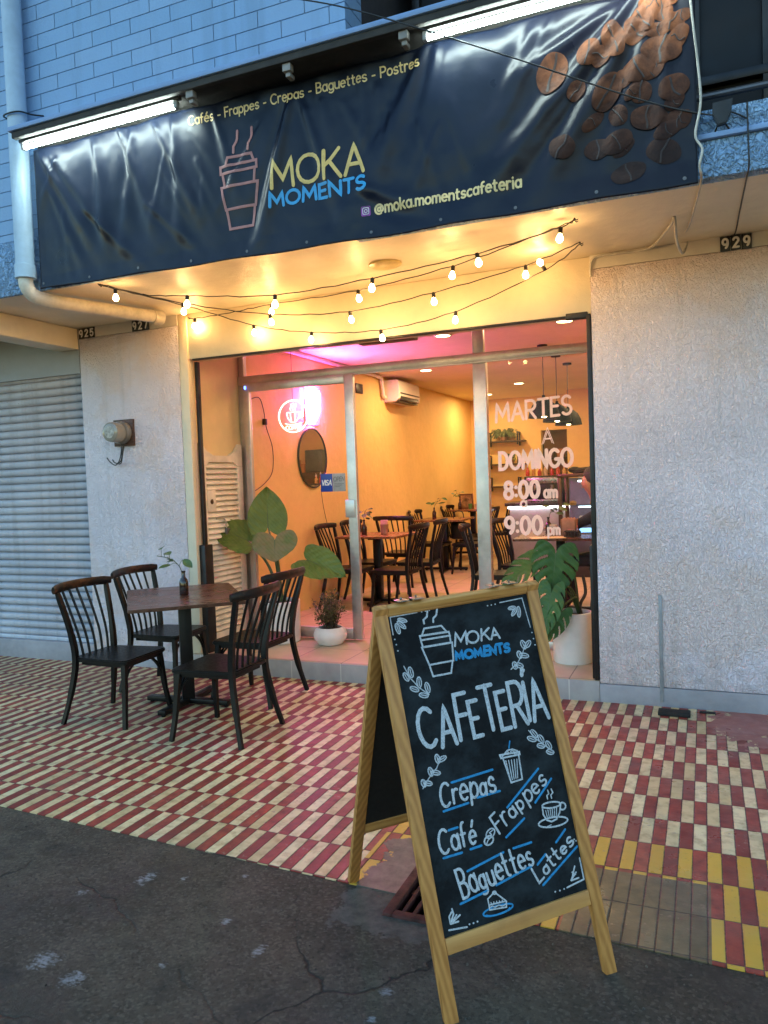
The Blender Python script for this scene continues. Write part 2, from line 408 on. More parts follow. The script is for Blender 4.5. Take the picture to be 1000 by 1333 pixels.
# ================================================================== SETTING: pavement, road
def cement(t, v, X):
    dx = t.m_('SUBTRACT', t.m_('ABSOLUTE', t.m_('ADD', X[0], .31)), .25); dy = t.m_('SUBTRACT', t.m_('ABSOLUTE', t.m_('ADD', X[1], 2.51)), .30)
    d = t.m_('ADD', t.m_('MAXIMUM', dx, dy), t.m_('MULTIPLY', t.m_('SUBTRACT', t.noise(v, 7, 6, .65), .5), .34))
    n = t.noise(v, 24, 5, .65)
    return t.mr(d, -.002, .008, 1, 0), t.mix(t.mr(n, .35, .65), (.085, .078, .066, 1), (.16, .145, .12, 1)), n
def pavement_mat():
    t = NT('pavement_tiles'); v = t.coord(); X = t.xyz(v); x, y = X[0], X[1]
    right = t.m_('GREATER_THAN', x, -.62)
    rr = t.m_('DIVIDE', t.m_('MULTIPLY', y, -1.0), .2378)
    rl = t.m_('DIVIDE', t.m_('SUBTRACT', t.m_('MULTIPLY', t.m_('ADD', y, t.m_('MULTIPLY', t.m_('ADD', x, 1.3), .035)), -1.0), .112), .2425)
    row = t.m_('ADD', t.m_('MULTIPLY', rr, right), t.m_('MULTIPLY', rl, t.m_('SUBTRACT', 1.0, right)))
    col = t.m_('DIVIDE', t.m_('SUBTRACT', x, .0193), .0515)
    ri, ci = t.m_('FLOOR', row), t.m_('FLOOR', col)
    fr, fc = t.m_('SUBTRACT', row, ri), t.m_('SUBTRACT', col, ci)
    par = t.m_('FLOORED_MODULO', t.m_('ADD', ri, ci), 2.0)          # 1 = red
    cmb = t.n('ShaderNodeCombineXYZ'); t.l(ri, cmb.inputs[0]); t.l(ci, cmb.inputs[1])
    wn_ = t.n('ShaderNodeTexWhiteNoise'); t.l(cmb.outputs[0], wn_.inputs['Vector']); rnd = wn_.outputs['Value']
    big = t.noise(v, 2.2, 4); mid = t.noise(v, 16, 5, .6); fine = t.noise(v, 120, 3)
    red = t.mix(rnd, (.23, .026, .018, 1), (.42, .068, .042, 1)); red = t.mix(t.mr(mid, .4, .7), red, (.17, .024, .022, 1))
    cream = t.mix(rnd, (.64, .51, .25, 1), (.86, .74, .43, 1)); cream = t.mix(t.mr(mid, .45, .75), cream, (.42, .31, .14, 1))
    yel = t.mix(rnd, (.62, .36, .035, 1), (.76, .47, .06, 1))
    zone = t.m_('MULTIPLY', right, t.m_('GREATER_THAN', rr, 8.0))
    light_ = t.mix(zone, cream, yel)
    base = t.mix(par, light_, red)
    # the brown tiles of a cover let into the kerb side
    bx = t.m_('MULTIPLY', t.m_('GREATER_THAN', x, .1853), t.m_('LESS_THAN', x, .6488)); by = t.m_('GREATER_THAN', rr, 9.1)
    br = t.m_('MULTIPLY', bx, by); brc = t.mix(rnd, (.15, .11, .055, 1), (.20, .15, .08, 1)); brc = t.mix(t.mr(mid, .4, .7), brc, (.11, .085, .045, 1))
    base = t.mix(br, base, brc)
    # worn corner by the wall: paint and mortar smeared over the tiles
    wx = t.m_('DIVIDE', t.m_('SUBTRACT', x, .92), .30); wy = t.m_('DIVIDE', t.m_('ADD', y, .25), .38)
    wd = t.m_('ADD', t.m_('MULTIPLY', wx, wx), t.m_('MULTIPLY', wy, wy))
    worn = t.mr(t.m_('ADD', wd, t.m_('MULTIPLY', t.m_('SUBTRACT', t.noise(v, 9, 5, .7), .5), 4.5)), .75, .85, 1, 0)
    base = t.mix(worn, base, t.mix(t.mr(mid, .35, .7), (.30, .10, .09, 1), (.40, .16, .13, 1)))
    # scuffs and dirt
    base = t.mix(t.m_('MULTIPLY', t.mr(big, .42, .7), .24), base, (.16, .12, .1, 1))
    chip = t.m_('MULTIPLY', t.mr(t.noise(v, 30, 5, .7), .60, .64), t.mr(t.noise(v, 3, 3), .5, .6)); base = t.mix(t.m_('MULTIPLY', chip, .75), base, (.34, .24, .19, 1))
    base = t.mix(t.m_('MULTIPLY', t.mr(t.noise(v, 38, 5, .65), .60, .72), .35), base, (.09, .07, .06, 1))
    ex = t.m_('MULTIPLY', t.m_('MINIMUM', fc, t.m_('SUBTRACT', 1.0, fc)), .0515); ey = t.m_('MULTIPLY', t.m_('MINIMUM', fr, t.m_('SUBTRACT', 1.0, fr)), .24)
    wob = t.m_('MULTIPLY', t.m_('SUBTRACT', t.noise(v, 45, 4), .5), .0045)
    e = t.m_('ADD', t.m_('MINIMUM', ex, ey), wob)
    e = t.m_('ADD', e, t.m_('MULTIPLY', worn, .01))
    grout = t.mr(e, .0006, .0027, 1, 0)
    base = t.mix(t.m_('MULTIPLY', grout, .95), base, (.05, .035, .03, 1))
    cm, cc, cn = cement(t, v, X); base = t.mix(cm, base, cc)
    wet = t.m_('MULTIPLY', t.mr(x, -.9, .3), t.mr(t.noise(v, 5, 4), .38, .62))
    rough = t.m_('SUBTRACT', t.m_('ADD', .44, t.m_('MULTIPLY', mid, .2)), t.m_('MULTIPLY', wet, .26))
    h = t.m_('ADD', t.m_('MULTIPLY', t.m_('MAXIMUM', t.mr(e, 0, .004), t.m_('MULTIPLY', cm, 1.3)), 1.0), t.m_('ADD', t.m_('MULTIPLY', fine, .12), t.m_('MULTIPLY', t.m_('ADD', rnd, mid), .22)))
    nb = t.bump(h, .0035); nb = t.bump(t.noise(v, 26, 3), .0025, .6, nb)
    return t.set(color=base, rough=rough, normal=nb)

def road_mat():
    t = NT('worn_concrete'); v = t.coord(); X = t.xyz(v)
    big = t.noise(v, 1.1, 4); mid = t.noise(v, 7, 6, .65); grit = t.voro(v, 105, 'F1', 'Color'); g1 = t.xyz(grit)[0]; fine = t.noise(v, 260, 3)
    base = t.mix(t.mr(big, .35, .65), (.046, .034, .020, 1), (.150, .118, .076, 1))
    base = t.mix(t.m_('MULTIPLY', t.mr(mid, .4, .7), .6), base, (.075, .055, .035, 1))
    base = t.mix(t.m_('MULTIPLY', t.mr(g1, .70, .9), .4), base, (.24, .20, .15, 1))
    base = t.mix(t.m_('MULTIPLY', t.mr(g1, .0, .3, 1, 0), .4), base, (.010, .009, .008, 1))
    lump = t.noise(v, 52, 6, .75)
    base = t.mix(t.m_('MULTIPLY', t.mr(lump, .42, .62), .45), base, (.09, .075, .055, 1))
    base = t.mix(t.m_('MULTIPLY', t.mr(lump, .36, .48, 1, 0), .6), base, (.012, .010, .008, 1))
    base = t.mix(t.m_('MULTIPLY', t.mr(t.noise(v, 3.2, 6, .6), .55, .66), .6), base, (.022, .02, .018, 1))
    wetp = t.mr(t.noise(v, .9, 5, .6), .52, .60); base = t.mix(t.m_('MULTIPLY', wetp, .55), base, (.016, .012, .008, 1))
    cm, cc, cn = cement(t, v, X); base = t.mix(cm, base, cc)
    # splashes of white paint trodden into the surface
    sp = None; nz = t.noise(t.coord((1.0, 2.6, 1)), 34, 6, .7)
    for cx, cy, rx, ry in ((-1.36, -2.79, .045, .08), (-1.33, -3.31, .07, .07), (-1.17, -3.35, .055, .06), (-.90, -2.93, .035, .03), (-.70, -3.03, .03, .055), (-.235, -3.08, .03, .03), (-.23, -3.2, .025, .03), (-1.0, -2.65, .02, .02), (-1.22, -2.74, .02, .03), (.62, -3.05, .05, .05), (-.95, -3.2, .025, .02), (-1.52, -2.95, .03, .03)):
        a = t.m_('DIVIDE', t.m_('SUBTRACT', X[0], cx), rx); b = t.m_('DIVIDE', t.m_('SUBTRACT', X[1], cy), ry)
        d = t.m_('ADD', t.m_('MULTIPLY', a, a), t.m_('MULTIPLY', b, b)); q = t.mr(d, 0, 1.6, 1, 0)
        sp = q if sp is None else t.m_('MAXIMUM', sp, q)
    splash = t.mr(t.m_('ADD', t.m_('MULTIPLY', sp, .34), t.m_('ADD', t.m_('MULTIPLY', nz, .6), t.m_('MULTIPLY', lump, .4))), .75, .88)
    splash = t.m_('MULTIPLY', splash, t.mr(sp, 0, .12))
    base = t.mix(t.m_('MULTIPLY', splash, .8), base, (.42, .44, .46, 1))
    # cracks
    vv = t.n('ShaderNodeVectorMath', operation='ADD'); t.l(v, vv.inputs[0])
    nv = t.n('ShaderNodeTexNoise'); t.l(v, nv.inputs['Vector']); nv.inputs['Scale'].default_value = 5; nv.inputs['Detail'].default_value = 5
    sc = t.n('ShaderNodeVectorMath', operation='SCALE'); t.l(nv.outputs['Color'], sc.inputs[0]); sc.inputs['Scale'].default_value = .22; t.l(sc.outputs[0], vv.inputs[1])
    cr = t.voro(vv.outputs[0], .9, 'DISTANCE_TO_EDGE'); crack = t.m_('MULTIPLY', t.mr(cr, .0015, .006, 1, 0), t.mr(t.noise(v, 1.7, 2), .46, .54))
    base = t.mix(t.m_('MULTIPLY', crack, .85), base, (.012, .011, .01, 1))
    h = t.m_('ADD', t.m_('ADD', t.m_('MULTIPLY', g1, .5), t.m_('MULTIPLY', fine, .6)), t.m_('ADD', t.m_('ADD', t.m_('MULTIPLY', lump, 2.2), t.m_('MULTIPLY', mid, 1.6)), t.m_('MULTIPLY', crack, -3.0)))
    return t.set(color=base, rough=t.m_('SUBTRACT', t.mr(mid, .3, .7, .62, .9), t.m_('MULTIPLY', wetp, .28)), normal=t.bump(h, .008))
M_PAVE, M_ROAD = pavement_mat(), road_mat()
M_PATCH = plain('patched_concrete', (.085, .077, .064), .9, var=.55, vs=9, bs=70, bd=.008)
EDGE = lambda x: -2.60-.05*x if x > -4 else -2.40
PX0, PX1, PY0, PY1 = -.40, -.05, -2.72, -2.30          # the drain's opening
def sheet(mb, poly, z, thick):
    mb.prism(poly, z-thick, z)
mb = MB()
sheet(mb, [(-12, EDGE(-12)), (-4, EDGE(-4)), (PX0-.0, EDGE(PX0)), (PX0, .03), (-12, .03)], 0, .06)
sheet(mb, [(PX0, PY1), (PX1, PY1), (PX1, .03), (PX0, .03)], 0, .06)
sheet(mb, [(PX1, EDGE(PX1)), (8, EDGE(8)), (8, .03), (PX1, .03)], 0, .06)
bmesh.ops.remove_doubles(mb.bm, verts=mb.bm.verts, dist=1e-5)
tag(obj('pavement', mb, M_PAVE), kind='structure')
mb = MB(); zr = -.004
for q in ([(-60, -60), (60, -60), (60, PY0), (-60, PY0)], [(-60, PY0), (PX0, PY0), (PX0, EDGE(PX0)-.001), (-3.99, EDGE(-3.99)-.001), (-60, -2.401)], [(PX1, PY0), (60, PY0), (60, EDGE(60)-.001), (PX1, EDGE(PX1)-.001)]):
    mb.bm.faces.new([mb.bm.verts.new((x, y, zr)) for x, y in q])
tag(obj('road', mb, M_ROAD, smooth=0), kind='structure')
# drain
M_RUST = plain('rusty_iron', (.10, .035, .03), .75, metal=.4, var=.5, vs=14, bs=90, bd=.002)
M_DARK = plain('dark_void', (.012, .011, .011), .9, var=.2)
dr = thing('drain_grate', 'rusty red iron drain grate set in the cement behind the chalkboard', 'drain', ((PX0+PX1)/2, (PY0+PY1)/2, 0))
mb = MB(); w_ = .035
mb.box((PX0, PY0, -.03), (PX0+w_, PY1, .008), .003); mb.box((PX1-w_, PY0, -.03), (PX1, PY1, .008), .003)
mb.box((PX0+w_, PY0, -.03), (PX1-w_, PY0+w_, .006), .003); mb.box((PX0+w_, PY1-w_, -.03), (PX1-w_, PY1, .006), .003)
obj('frame', mb, M_RUST, dr, True)
mb = MB()
for i in range(7):
    x = PX0+w_+.02+i*.04; mb.box((x, PY0+w_, -.02), (x+.014, PY1-w_, -.002), .002)
mb.box((PX0+w_, -2.53, -.026), (PX1-w_, -2.50, -.0215)); obj('bars', mb, M_RUST, dr, True)
mb = MB(); mb.box((PX0+.002, PY0+.002, -.4), (PX1-.002, PY1-.002, -.38)); 
for a, b in (((PX0-.02, PY0-.02, -.4), (PX0, PY1+.02, -.031)), ((PX1, PY0-.02, -.4), (PX1+.02, PY1+.02, -.061)), ((PX0, PY0-.02, -.4), (PX1, PY0, -.031)), ((PX0, PY1, -.4), (PX1, PY1+.02, -.061))): mb.box(a, b)
obj('pit', mb, M_DARK, dr, True)

# ================================================================== THE BUILDING
def brick_mat():
    t = NT('blue_painted_brick'); v = t.coord(); X = t.xyz(v)
    cb = t.n('ShaderNodeCombineXYZ'); t.l(t.m_('ADD', X[0], .118), cb.inputs[0]); t.l(t.m_('ADD', X[2], .0205), cb.inputs[1])
    bt = t.n('ShaderNodeTexBrick'); t.l(cb.outputs[0], bt.inputs['Vector'])
    bt.inputs['Scale'].default_value = 1; bt.inputs['Brick Width'].default_value = .31; bt.inputs['Row Height'].default_value = .0975
    bt.inputs['Mortar Size'].default_value = .0035; bt.inputs['Mortar Smooth'].default_value = 1.0; bt.offset = .5; bt.inputs['Bias'].default_value = 0
    bt.inputs['Color1'].default_value = (.22, .39, .62, 1); bt.inputs['Color2'].default_value = (.265, .43, .66, 1); bt.inputs['Mortar'].default_value = (.17, .30, .50, 1)
    n = t.noise(v, 2.4, 5); f = t.noise(v, 60, 4)
    col = t.mix(t.m_('MULTIPLY', t.mr(n, .4, .7), .35), bt.outputs['Color'], (.26, .38, .55, 1))
    col = t.mix(t.m_('MULTIPLY', t.mr(t.noise(t.coord((4, 4, .3)), 2, 4), .5, .7), .35), col, (.16, .25, .38, 1))
    h = t.m_('ADD', t.m_('MULTIPLY', bt.outputs['Fac'], -1.0), t.m_('ADD', t.m_('MULTIPLY', f, .18), t.m_('MULTIPLY', t.noise(v, 9, 3), .5)))
    return t.set(color=col, rough=.62, normal=t.bump(h, .013))
M_BRICK = brick_mat()
M_BLUE = stucco('blue_rough_plaster', (.30, .48, .72), 38, .02, .8, dirt=False)
M_BLUEF = plaster('blue_smooth_band', (.24, .38, .64))
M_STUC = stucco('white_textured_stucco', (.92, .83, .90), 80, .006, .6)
M_CREAM = plaster('cream_plaster', (.78, .68, .50)); M_STRIP = plaster('white_smooth_band', (.74, .69, .62))
M_SOFF = plaster('soffit_plaster', (.80, .70, .52), rough=.42)
M_YEL = plaster('ochre_room_wall', (.80, .55, .21)); M_CEIL = plaster('room_ceiling', (.80, .66, .45))
M_GREYW = plaster('grey_blue_wall', (.36, .38, .42)); M_CURB = plaster('grey_concrete_base', (.36, .35, .38), .2)
M_ALU = plain('aluminium', (.55, .53, .50), .38, metal=.75, var=.12, vs=6)
M_BLKM = plain('black_metal', (.018, .017, .017), .42, metal=.3, var=.3, vs=12)
M_GLASS = clear_glass('window_glass', (.97, .985, .975))
M_NIGHT = plain('dark_window_glass', (.010, .009, .010), .45, var=.4, vs=1.5, spec=.25)
def tiles_mat(name, col, sx, sy, ox, oy, gcol):
    t = NT(name); v = t.coord(); X = t.xyz(v)
    cx = t.m_('DIVIDE', t.m_('SUBTRACT', X[0], ox), sx); cy = t.m_('DIVIDE', t.m_('SUBTRACT', X[1], oy), sy)
    fx, fy = t.m_('FRACT', cx), t.m_('FRACT', cy)
    ex = t.m_('MULTIPLY', t.m_('MINIMUM', fx, t.m_('SUBTRACT', 1.0, fx)), sx); ey = t.m_('MULTIPLY', t.m_('MINIMUM', fy, t.m_('SUBTRACT', 1.0, fy)), sy)
    e = t.m_('MINIMUM', ex, ey); g = t.mr(e, .002, .005, 1, 0)
    cb = t.n('ShaderNodeCombineXYZ'); t.l(t.m_('FLOOR', cx), cb.inputs[0]); t.l(t.m_('FLOOR', cy), cb.inputs[1])
    w = t.n('ShaderNodeTexWhiteNoise'); t.l(cb.outputs[0], w.inputs['Vector'])
    b = t.mix(w.outputs['Value'], c4(col), c4(tuple(x*.93 for x in col))); b = t.mix(t.m_('MULTIPLY', t.mr(t.noise(v, 6, 5), .4, .7), .3), b, c4(tuple(x*.62 for x in col)))
    b = t.mix(g, b, c4(gcol))
    return t.set(color=b, rough=t.mr(t.noise(v, 9, 4), .3, .7, .32, .45), normal=t.bump(t.mr(e, 0, .006), .002))
M_FLOOR = tiles_mat('ceramic_floor', (.58, .44, .30), .42, .42, -1.957, .02, (.16, .11, .08))
def riser_mat():
    t = NT('step_riser_tile'); v = t.coord(); X = t.xyz(v); cx = t.m_('DIVIDE', t.m_('ADD', X[0], 1.957), .42); fx = t.m_('FRACT', cx)
    e = t.m_('MULTIPLY', t.m_('MINIMUM', fx, t.m_('SUBTRACT', 1.0, fx)), .42)
    b = t.mix(t.mr(t.noise(v, 7, 5), .35, .7), (.42, .38, .37, 1), (.33, .29, .29, 1)); b = t.mix(t.mr(e, .002, .005, 1, 0), b, (.6, .55, .5, 1))
    return t.set(color=b, rough=.4, normal=t.bump(t.noise(v, 30, 3), .001))
M_RISER = riser_mat()
ZS, ZL, ZF, XL, XLL, YD = 2.875, 2.516, .138, -3.22, -4.25, .83
bld = thing('cafe_building', 'white stuccoed corner of a two storey building with blue upper floor and open cafe front', 'building', (-1.6, 0, 0))
P_ = lambda n, mb, m, par=bld, **k: obj(n, mb, m, par, True, **k)
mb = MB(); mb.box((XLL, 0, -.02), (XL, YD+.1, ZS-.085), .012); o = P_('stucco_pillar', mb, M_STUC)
mb = MB(); mb.box((XLL, -.002, ZS-.085), (XL-.0, YD+.1, ZS), 0); P_('pillar_band', mb, M_STRIP)
mb = MB(); mb.box((XL+.002, .004, .14), (-3.135, .075, ZS), .004); P_('opening_casing', mb, M_CREAM)
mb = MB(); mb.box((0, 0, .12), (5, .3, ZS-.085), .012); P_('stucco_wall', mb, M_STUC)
mb = MB(); mb.box((.0, -.004, -.02), (5, .28, .118), .003); P_('wall_skirt', mb, M_CURB)
mb = MB(); mb.box((.0, -.002, ZS-.085), (5, .3, ZS), 0); P_('wall_band', mb, M_STRIP)
mb = MB(); mb.box((-3.135, .02, ZL), (-.0015, .17, ZS-.001), .004); P_('lintel', mb, M_CREAM)
mb = MB(); mb.box((-3.10, .012, ZL-.014), (-.006, .05, ZL-.001), .002); mb.box((-.16, .0, ZL-.03), (-.02, .045, ZL+.012), .006); P_('lintel_edge_strip', mb, M_BLKM)
mb = MB(); mb.box((-9, -1.06, ZS), (5, .9, ZS+.16)); P_('soffit', mb, M_SOFF)
mb = MB(); mb.box((-4.47, -1.05, 2.70), (XLL-.004, -.0, ZS-.002), .006); P_('cantilever_beam', mb, M_CREAM)
mb = MB(); mb.box((-9, .0, 2.50), (XLL-.003, .2, ZS-.002)); P_('neighbour_wall', mb, M_GREYW)
mb = MB(); mb.box((-9, -.006, -.02), (XLL+.0, .2, .165), .012); mb.box((XLL, -.012, -.02), (XL+.002, .02, .06), .01); P_('base_curb', mb, M_CURB)
# upper storey
WX = -1.155
mb = MB(); mb.box((-12, -1.08, 3.245), (WX, -.85, 7.5)); P_('upper_wall', mb, M_BRICK)
mb = MB(); mb.box((-12, -1.085, ZS-.002), (WX, -1.06, 3.243), .004); P_('fascia', mb, M_BLUE)
mb = MB(); mb.box((WX+.002, -1.082, 3.062), (5, -.92, 3.18), .008); P_('parapet', mb, M_BLUE)
mb = MB(); mb.box((WX+.002, -1.086, ZS-.012), (5, -1.0, 3.035), .006); P_('parapet_base', mb, M_BLUE)
mb = MB(); mb.box((WX+.002, -1.11, 3.036), (5, -.94, 3.061), .004); P_('parapet_trim', mb, M_BLUEF)
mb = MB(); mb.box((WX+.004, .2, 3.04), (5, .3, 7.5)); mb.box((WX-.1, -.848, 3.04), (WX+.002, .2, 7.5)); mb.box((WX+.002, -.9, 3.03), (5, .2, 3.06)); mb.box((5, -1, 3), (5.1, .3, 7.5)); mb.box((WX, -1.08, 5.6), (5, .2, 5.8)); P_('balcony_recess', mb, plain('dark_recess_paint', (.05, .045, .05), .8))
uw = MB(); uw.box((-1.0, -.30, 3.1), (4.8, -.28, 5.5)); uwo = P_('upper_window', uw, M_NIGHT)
mb = MB()
for x in (-1.02, -.4, .25, .62, .98, 1.3, 1.9, 2.6): mb.box((x, -.345, 3.06), (x+.05, -.305, 5.5), .004)
for z in (3.06, 3.62, 4.35): mb.box((-1.0, -.35, z), (4.8, -.306, z+.05), .004)
obj('frame', mb, M_BLKM, uwo, True)
mb = MB(); mb.tube([(WX+.02, -1.0, 3.275), (5, -1.0, 3.275)], .017, 10)
for x in (-.9, -.2, .35, 1.4, 2.3): mb.tube([(x, -1.0, 3.17), (x, -1.0, 3.275)], .009, 8)
P_('balcony_rail', mb, plain('grey_rail', (.10, .10, .11), .4, metal=.6))
# ledge over the banner (thin slab with a drip edge)
mb = MB(); mb.box((-3.44, -1.36, 3.815), (2.2, -1.081, 3.845), .006); P_('canopy_ledge', mb, M_BLUEF)
mb = MB(); mb.box((-3.42, -1.345, 3.775), (2.2, -1.31, 3.813), .004); mb.box((-3.42, -1.30, 3.79), (2.2, -1.09, 3.812)); P_('ledge_underside', mb, plain('weathered_board', (.045, .04, .036), .8, var=.3, vs=6, bs=40))
for x in (-2.07, -1.43, -.75):
    mb = MB(); mb.box((x, -1.33, 3.735), (x+.05, -1.29, 3.776), .004); mb.box((x+.01, -1.315, 3.71), (x+.04, -1.26, 3.7345), .006); P_('ledge_bracket', mb, plain('white_clip', (.30, .28, .26), .5))
# inside
mb = MB(); mb.box((XL, .006, -.02), (-.0, .9, ZF), 0); mb.box((-3.3, .9, -.02), (.6, 9.3, ZF), 0); P_('floor', mb, M_FLOOR, smooth=0)
mb = MB(); mb.box((XL+.002, -.006, -.02), (-.002, .0055, ZF-.004), .002); P_('step_riser', mb, M_RISER)
mb = MB(); mb.box((-3.42, YD+.101, ZF), (-3.3, 9.0, ZS)); P_('left_wall', mb, M_YEL)
mb = MB(); mb.box((XL-.05, .08, ZF), (-3.2, YD+.1, ZS)); P_('entrance_wall', mb, plaster('entrance_paint_lit', (.88, .70, .36)))  # room wall paint made lighter, porch lamp light put into its colour
mb = MB(); mb.box((-3.3, 8.6, ZF), (-2.02, 8.75, ZS)); mb.box((-2.02, 8.6, 2.27), (-1.45, 8.75, ZS)); mb.box((-1.45, 7.9, ZF), (.6, 8.05, ZS)); mb.box((-1.45, 8.05, ZF), (-1.4, 8.6, ZS)); P_('back_wall', mb, M_YEL)
mb = MB(); mb.box((.6, .3, ZF), (.7, 8.0, ZS)); mb.box((-.0, .301, ZF), (.6, .93, ZS)); P_('right_wall', mb, M_YEL)
mb = MB(); mb.box((-3.3, .92, ZS), (.6, 9.2, ZS+.15)); P_('ceiling', mb, M_CEIL)
mb = MB(); mb.box((-2.3, 9.3, ZF), (-1.2, 9.4, 2.5)); mb.box((-2.05, 8.752, 2.27), (-1.4, 9.3, 2.3)); P_('kitchen_back_wall', mb, plaster('kitchen_brown', (.24, .11, .05)))
# shop front
AL = M_ALU
fr = MB(); y0, y1 = YD-.03, YD+.04
fr.box((-3.2, y0, 2.40), (.0, y1, 2.465), .004); fr.box((-3.198, y0+.002, ZF), (-3.12, y1-.002, 2.399), .004); fr.box((-1.02, y0+.002, ZF), (-.915, y1-.002, 2.399), .004)
fr.box((-.915, y0+.004, ZF), (-.0, y1-.004, .20), .004); fr.box((-1.02, y0+.01, 2.466), (-.93, y1-.01, ZS), .004); fr.box((-3.198, y0+.01, 2.466), (-3.14, y1-.01, ZS), .004)
fr.box((-3.19, y0-.012, 2.385), (-.0, y0+.0, 2.40), .002); fr.box((-.08, y0+.003, .201), (-.02, y1-.003, 2.399), .003)
fro = P_('shop_front_frame', fr, AL)
mb = MB(); mb.box((-3.14, YD, 2.466), (-1.021, YD+.006, ZS)); mb.box((-.929, YD, 2.466), (0, YD+.006, ZS)); obj('transom_pane', mb, M_GLASS, fro, True)
dm = MB(); y0, y1 = YD-.075, YD-.032
dm.box((-3.118, y0, ZF+.012), (-3.06, y1, 2.39), .004); dm.box((-2.125, y0, ZF+.012), (-2.04, y1, 2.39), .004); dm.box((-3.06, y0, 2.32), (-2.125, y1, 2.389), .004); dm.box((-3.06, y0, ZF+.012), (-2.125, y1, ZF+.105), .004)
dmo = P_('sliding_door', dm, AL)
mb = MB(); mb.box((-3.06, YD-.056, ZF+.105), (-2.125, YD-.05, 2.32)); obj('pane', mb, M_GLASS, dmo, True)
mb = MB(); mb.box((-2.15, y0-.012, 1.19), (-2.06, y0, 1.34), .006); obj('latch', mb, AL, dmo, True)
wp = MB(); wp.box((-.915, YD, .20), (-.08, YD+.006, 2.399)); wpo = P_('window_pane', wp, M_GLASS)
M_LET = plain('window_paint', (.92, .84, .78), .6, var=.06, vs=40)
_n = M_LET.node_tree; _t = _n.nodes.new('ShaderNodeBsdfTranslucent'); _t.inputs[0].default_value = (.95, .86, .8, 1); _x = _n.nodes.new('ShaderNodeMixShader'); _x.inputs[0].default_value = .32
_n.links.new(_n.nodes['Principled BSDF'].outputs[0], _x.inputs[1]); _n.links.new(_t.outputs[0], _x.inputs[2]); _n.links.new(_x.outputs[0], _n.nodes['Material Output'].inputs[0])
gl = lambda u, v, h: Vector((u, YD-.001-h, v))
mb = MB()
text_on(mb, 'MARTES', (-.848, 1.915), (-.268, 1.945), .138, .021, gl, up=(.0, .138))
for k in (0, 1): text_on(mb, 'A', (-.495+.012*k, 1.725+.006*k), (-.405-.012*k, 1.728+.006*k), .11, .006, gl, up=(0, .125-.035*k))
text_on(mb, 'DOMINGO', (-.828, 1.545), (-.27, 1.553), .13, .027, gl, up=(0, .13), gap=.26)
text_on(mb, '8:00', (-.795, 1.315), (-.53, 1.32), .13, .03, gl, up=(0, .127), gap=.24); text_on(mb, 'am', (-.487, 1.316), (-.392, 1.316), .09, .02, gl, up=(0, .085))
text_on(mb, 'a', (-.672, 1.245), (-.628, 1.245), .07, .015, gl, up=(0, .072))
text_on(mb, '9:00', (-.798, 1.035), (-.515, 1.04), .135, .029, gl, up=(0, .13), gap=.24); text_on(mb, 'pm', (-.465, 1.03), (-.378, 1.03), .08, .017, gl, up=(0, .078))
obj('window_lettering', mb, M_LET, wpo, True)
# black shutter guides at both sides of the opening
for nm, xs in (('g', -3.13), ('h', -.03)):
    mb = MB(); mb.box((xs, .078 if xs < -1 else -.0005, ZF), (xs+.028, .115 if xs < -1 else .035, ZL-.015), .003)
    mb.box((xs-.012 if xs < -1 else xs-.02, .04 if xs < -1 else .037, ZF), (xs+.05 if xs < -1 else xs+.026, .15, 1.02), .006)
    P_('shutter_guide', mb, M_BLKM)

# ================================================================== BANNER AND ITS LAMPS
def banner_mat():
    t = NT('navy_vinyl'); v = t.coord(); n = t.noise(v, 3, 5); f = t.noise(v, 40, 5, .65)
    col = t.mix(t.mr(n, .35, .7), (.004, .007, .017, 1), (.008, .013, .030, 1)); X = t.xyz(v)
    col = t.mix(t.m_('MULTIPLY', t.mr(t.m_('ADD', X[0], t.m_('MULTIPLY', n, .6)), -.2, .5), .6), col, (.010, .008, .012, 1))
    return t.set(color=col, rough=t.mr(n, .3, .7, .27, .36), spec=.22, normal=t.bump(t.m_('ADD', t.m_('MULTIPLY', t.noise(v, 3.5, 2), 1.0), t.m_('MULTIPLY', t.noise(v, 14, 2), .12)), .012))
M_BANNER = banner_mat()
BX0, BX1, BZ0, BZ1 = -3.44, .648, 2.822, 3.775
FOLDS = []
def fold(x0, z0, x1, z1, a, w0, w1=None, p=1.0): FOLDS.append((x0, z0, x1, z1, a, w0, w1 or w0*2.2))
for f_ in [(-3.36, 3.70, -2.95, 3.05, .018, .025), (-3.25, 3.66, -2.70, 2.95, .014, .03), (-2.92, 3.70, -2.85, 3.0, .018, .03), (-2.70, 3.74, -2.48, 3.1, .022, .025), (-2.62, 3.72, -2.72, 3.05, .012, .025), (-2.42, 3.70, -2.10, 3.05, .018, .022),
           (-2.30, 3.72, -2.28, 3.1, .012, .02), (-1.50, 3.62, -1.72, 2.92, .030, .022, .06), (-1.40, 3.60, -1.22, 3.05, .016, .02), (-.66, 3.76, -1.12, 2.95, .020, .03, .09), (-.60, 3.74, -.78, 3.05, .014, .03),
           (.42, 3.78, -.42, 2.90, .030, .022, .10), (.48, 3.77, -.10, 2.90, .028, .022, .08), (.50, 3.76, .22, 2.92, .020, .02, .06), (.55, 3.74, .46, 2.90, .014, .018, .04), (.30, 3.72, -.2, 3.5, .016, .02, .05), (-.1, 3.70, -.35, 3.2, .012, .03),
           (-3.30, 3.45, -3.05, 2.92, .010, .02), (-2.0, 3.70, -1.86, 3.2, .010, .02), (-1.05, 3.1, -.6, 2.9, .012, .03), (-.95, 3.62, -.92, 3.2, .008, .025), (-2.5, 3.25, -2.15, 2.93, .010, .02), (-3.0, 3.3, -2.6, 2.92, .012, .02)]:
    fold(*f_)
rb = random.Random(3)
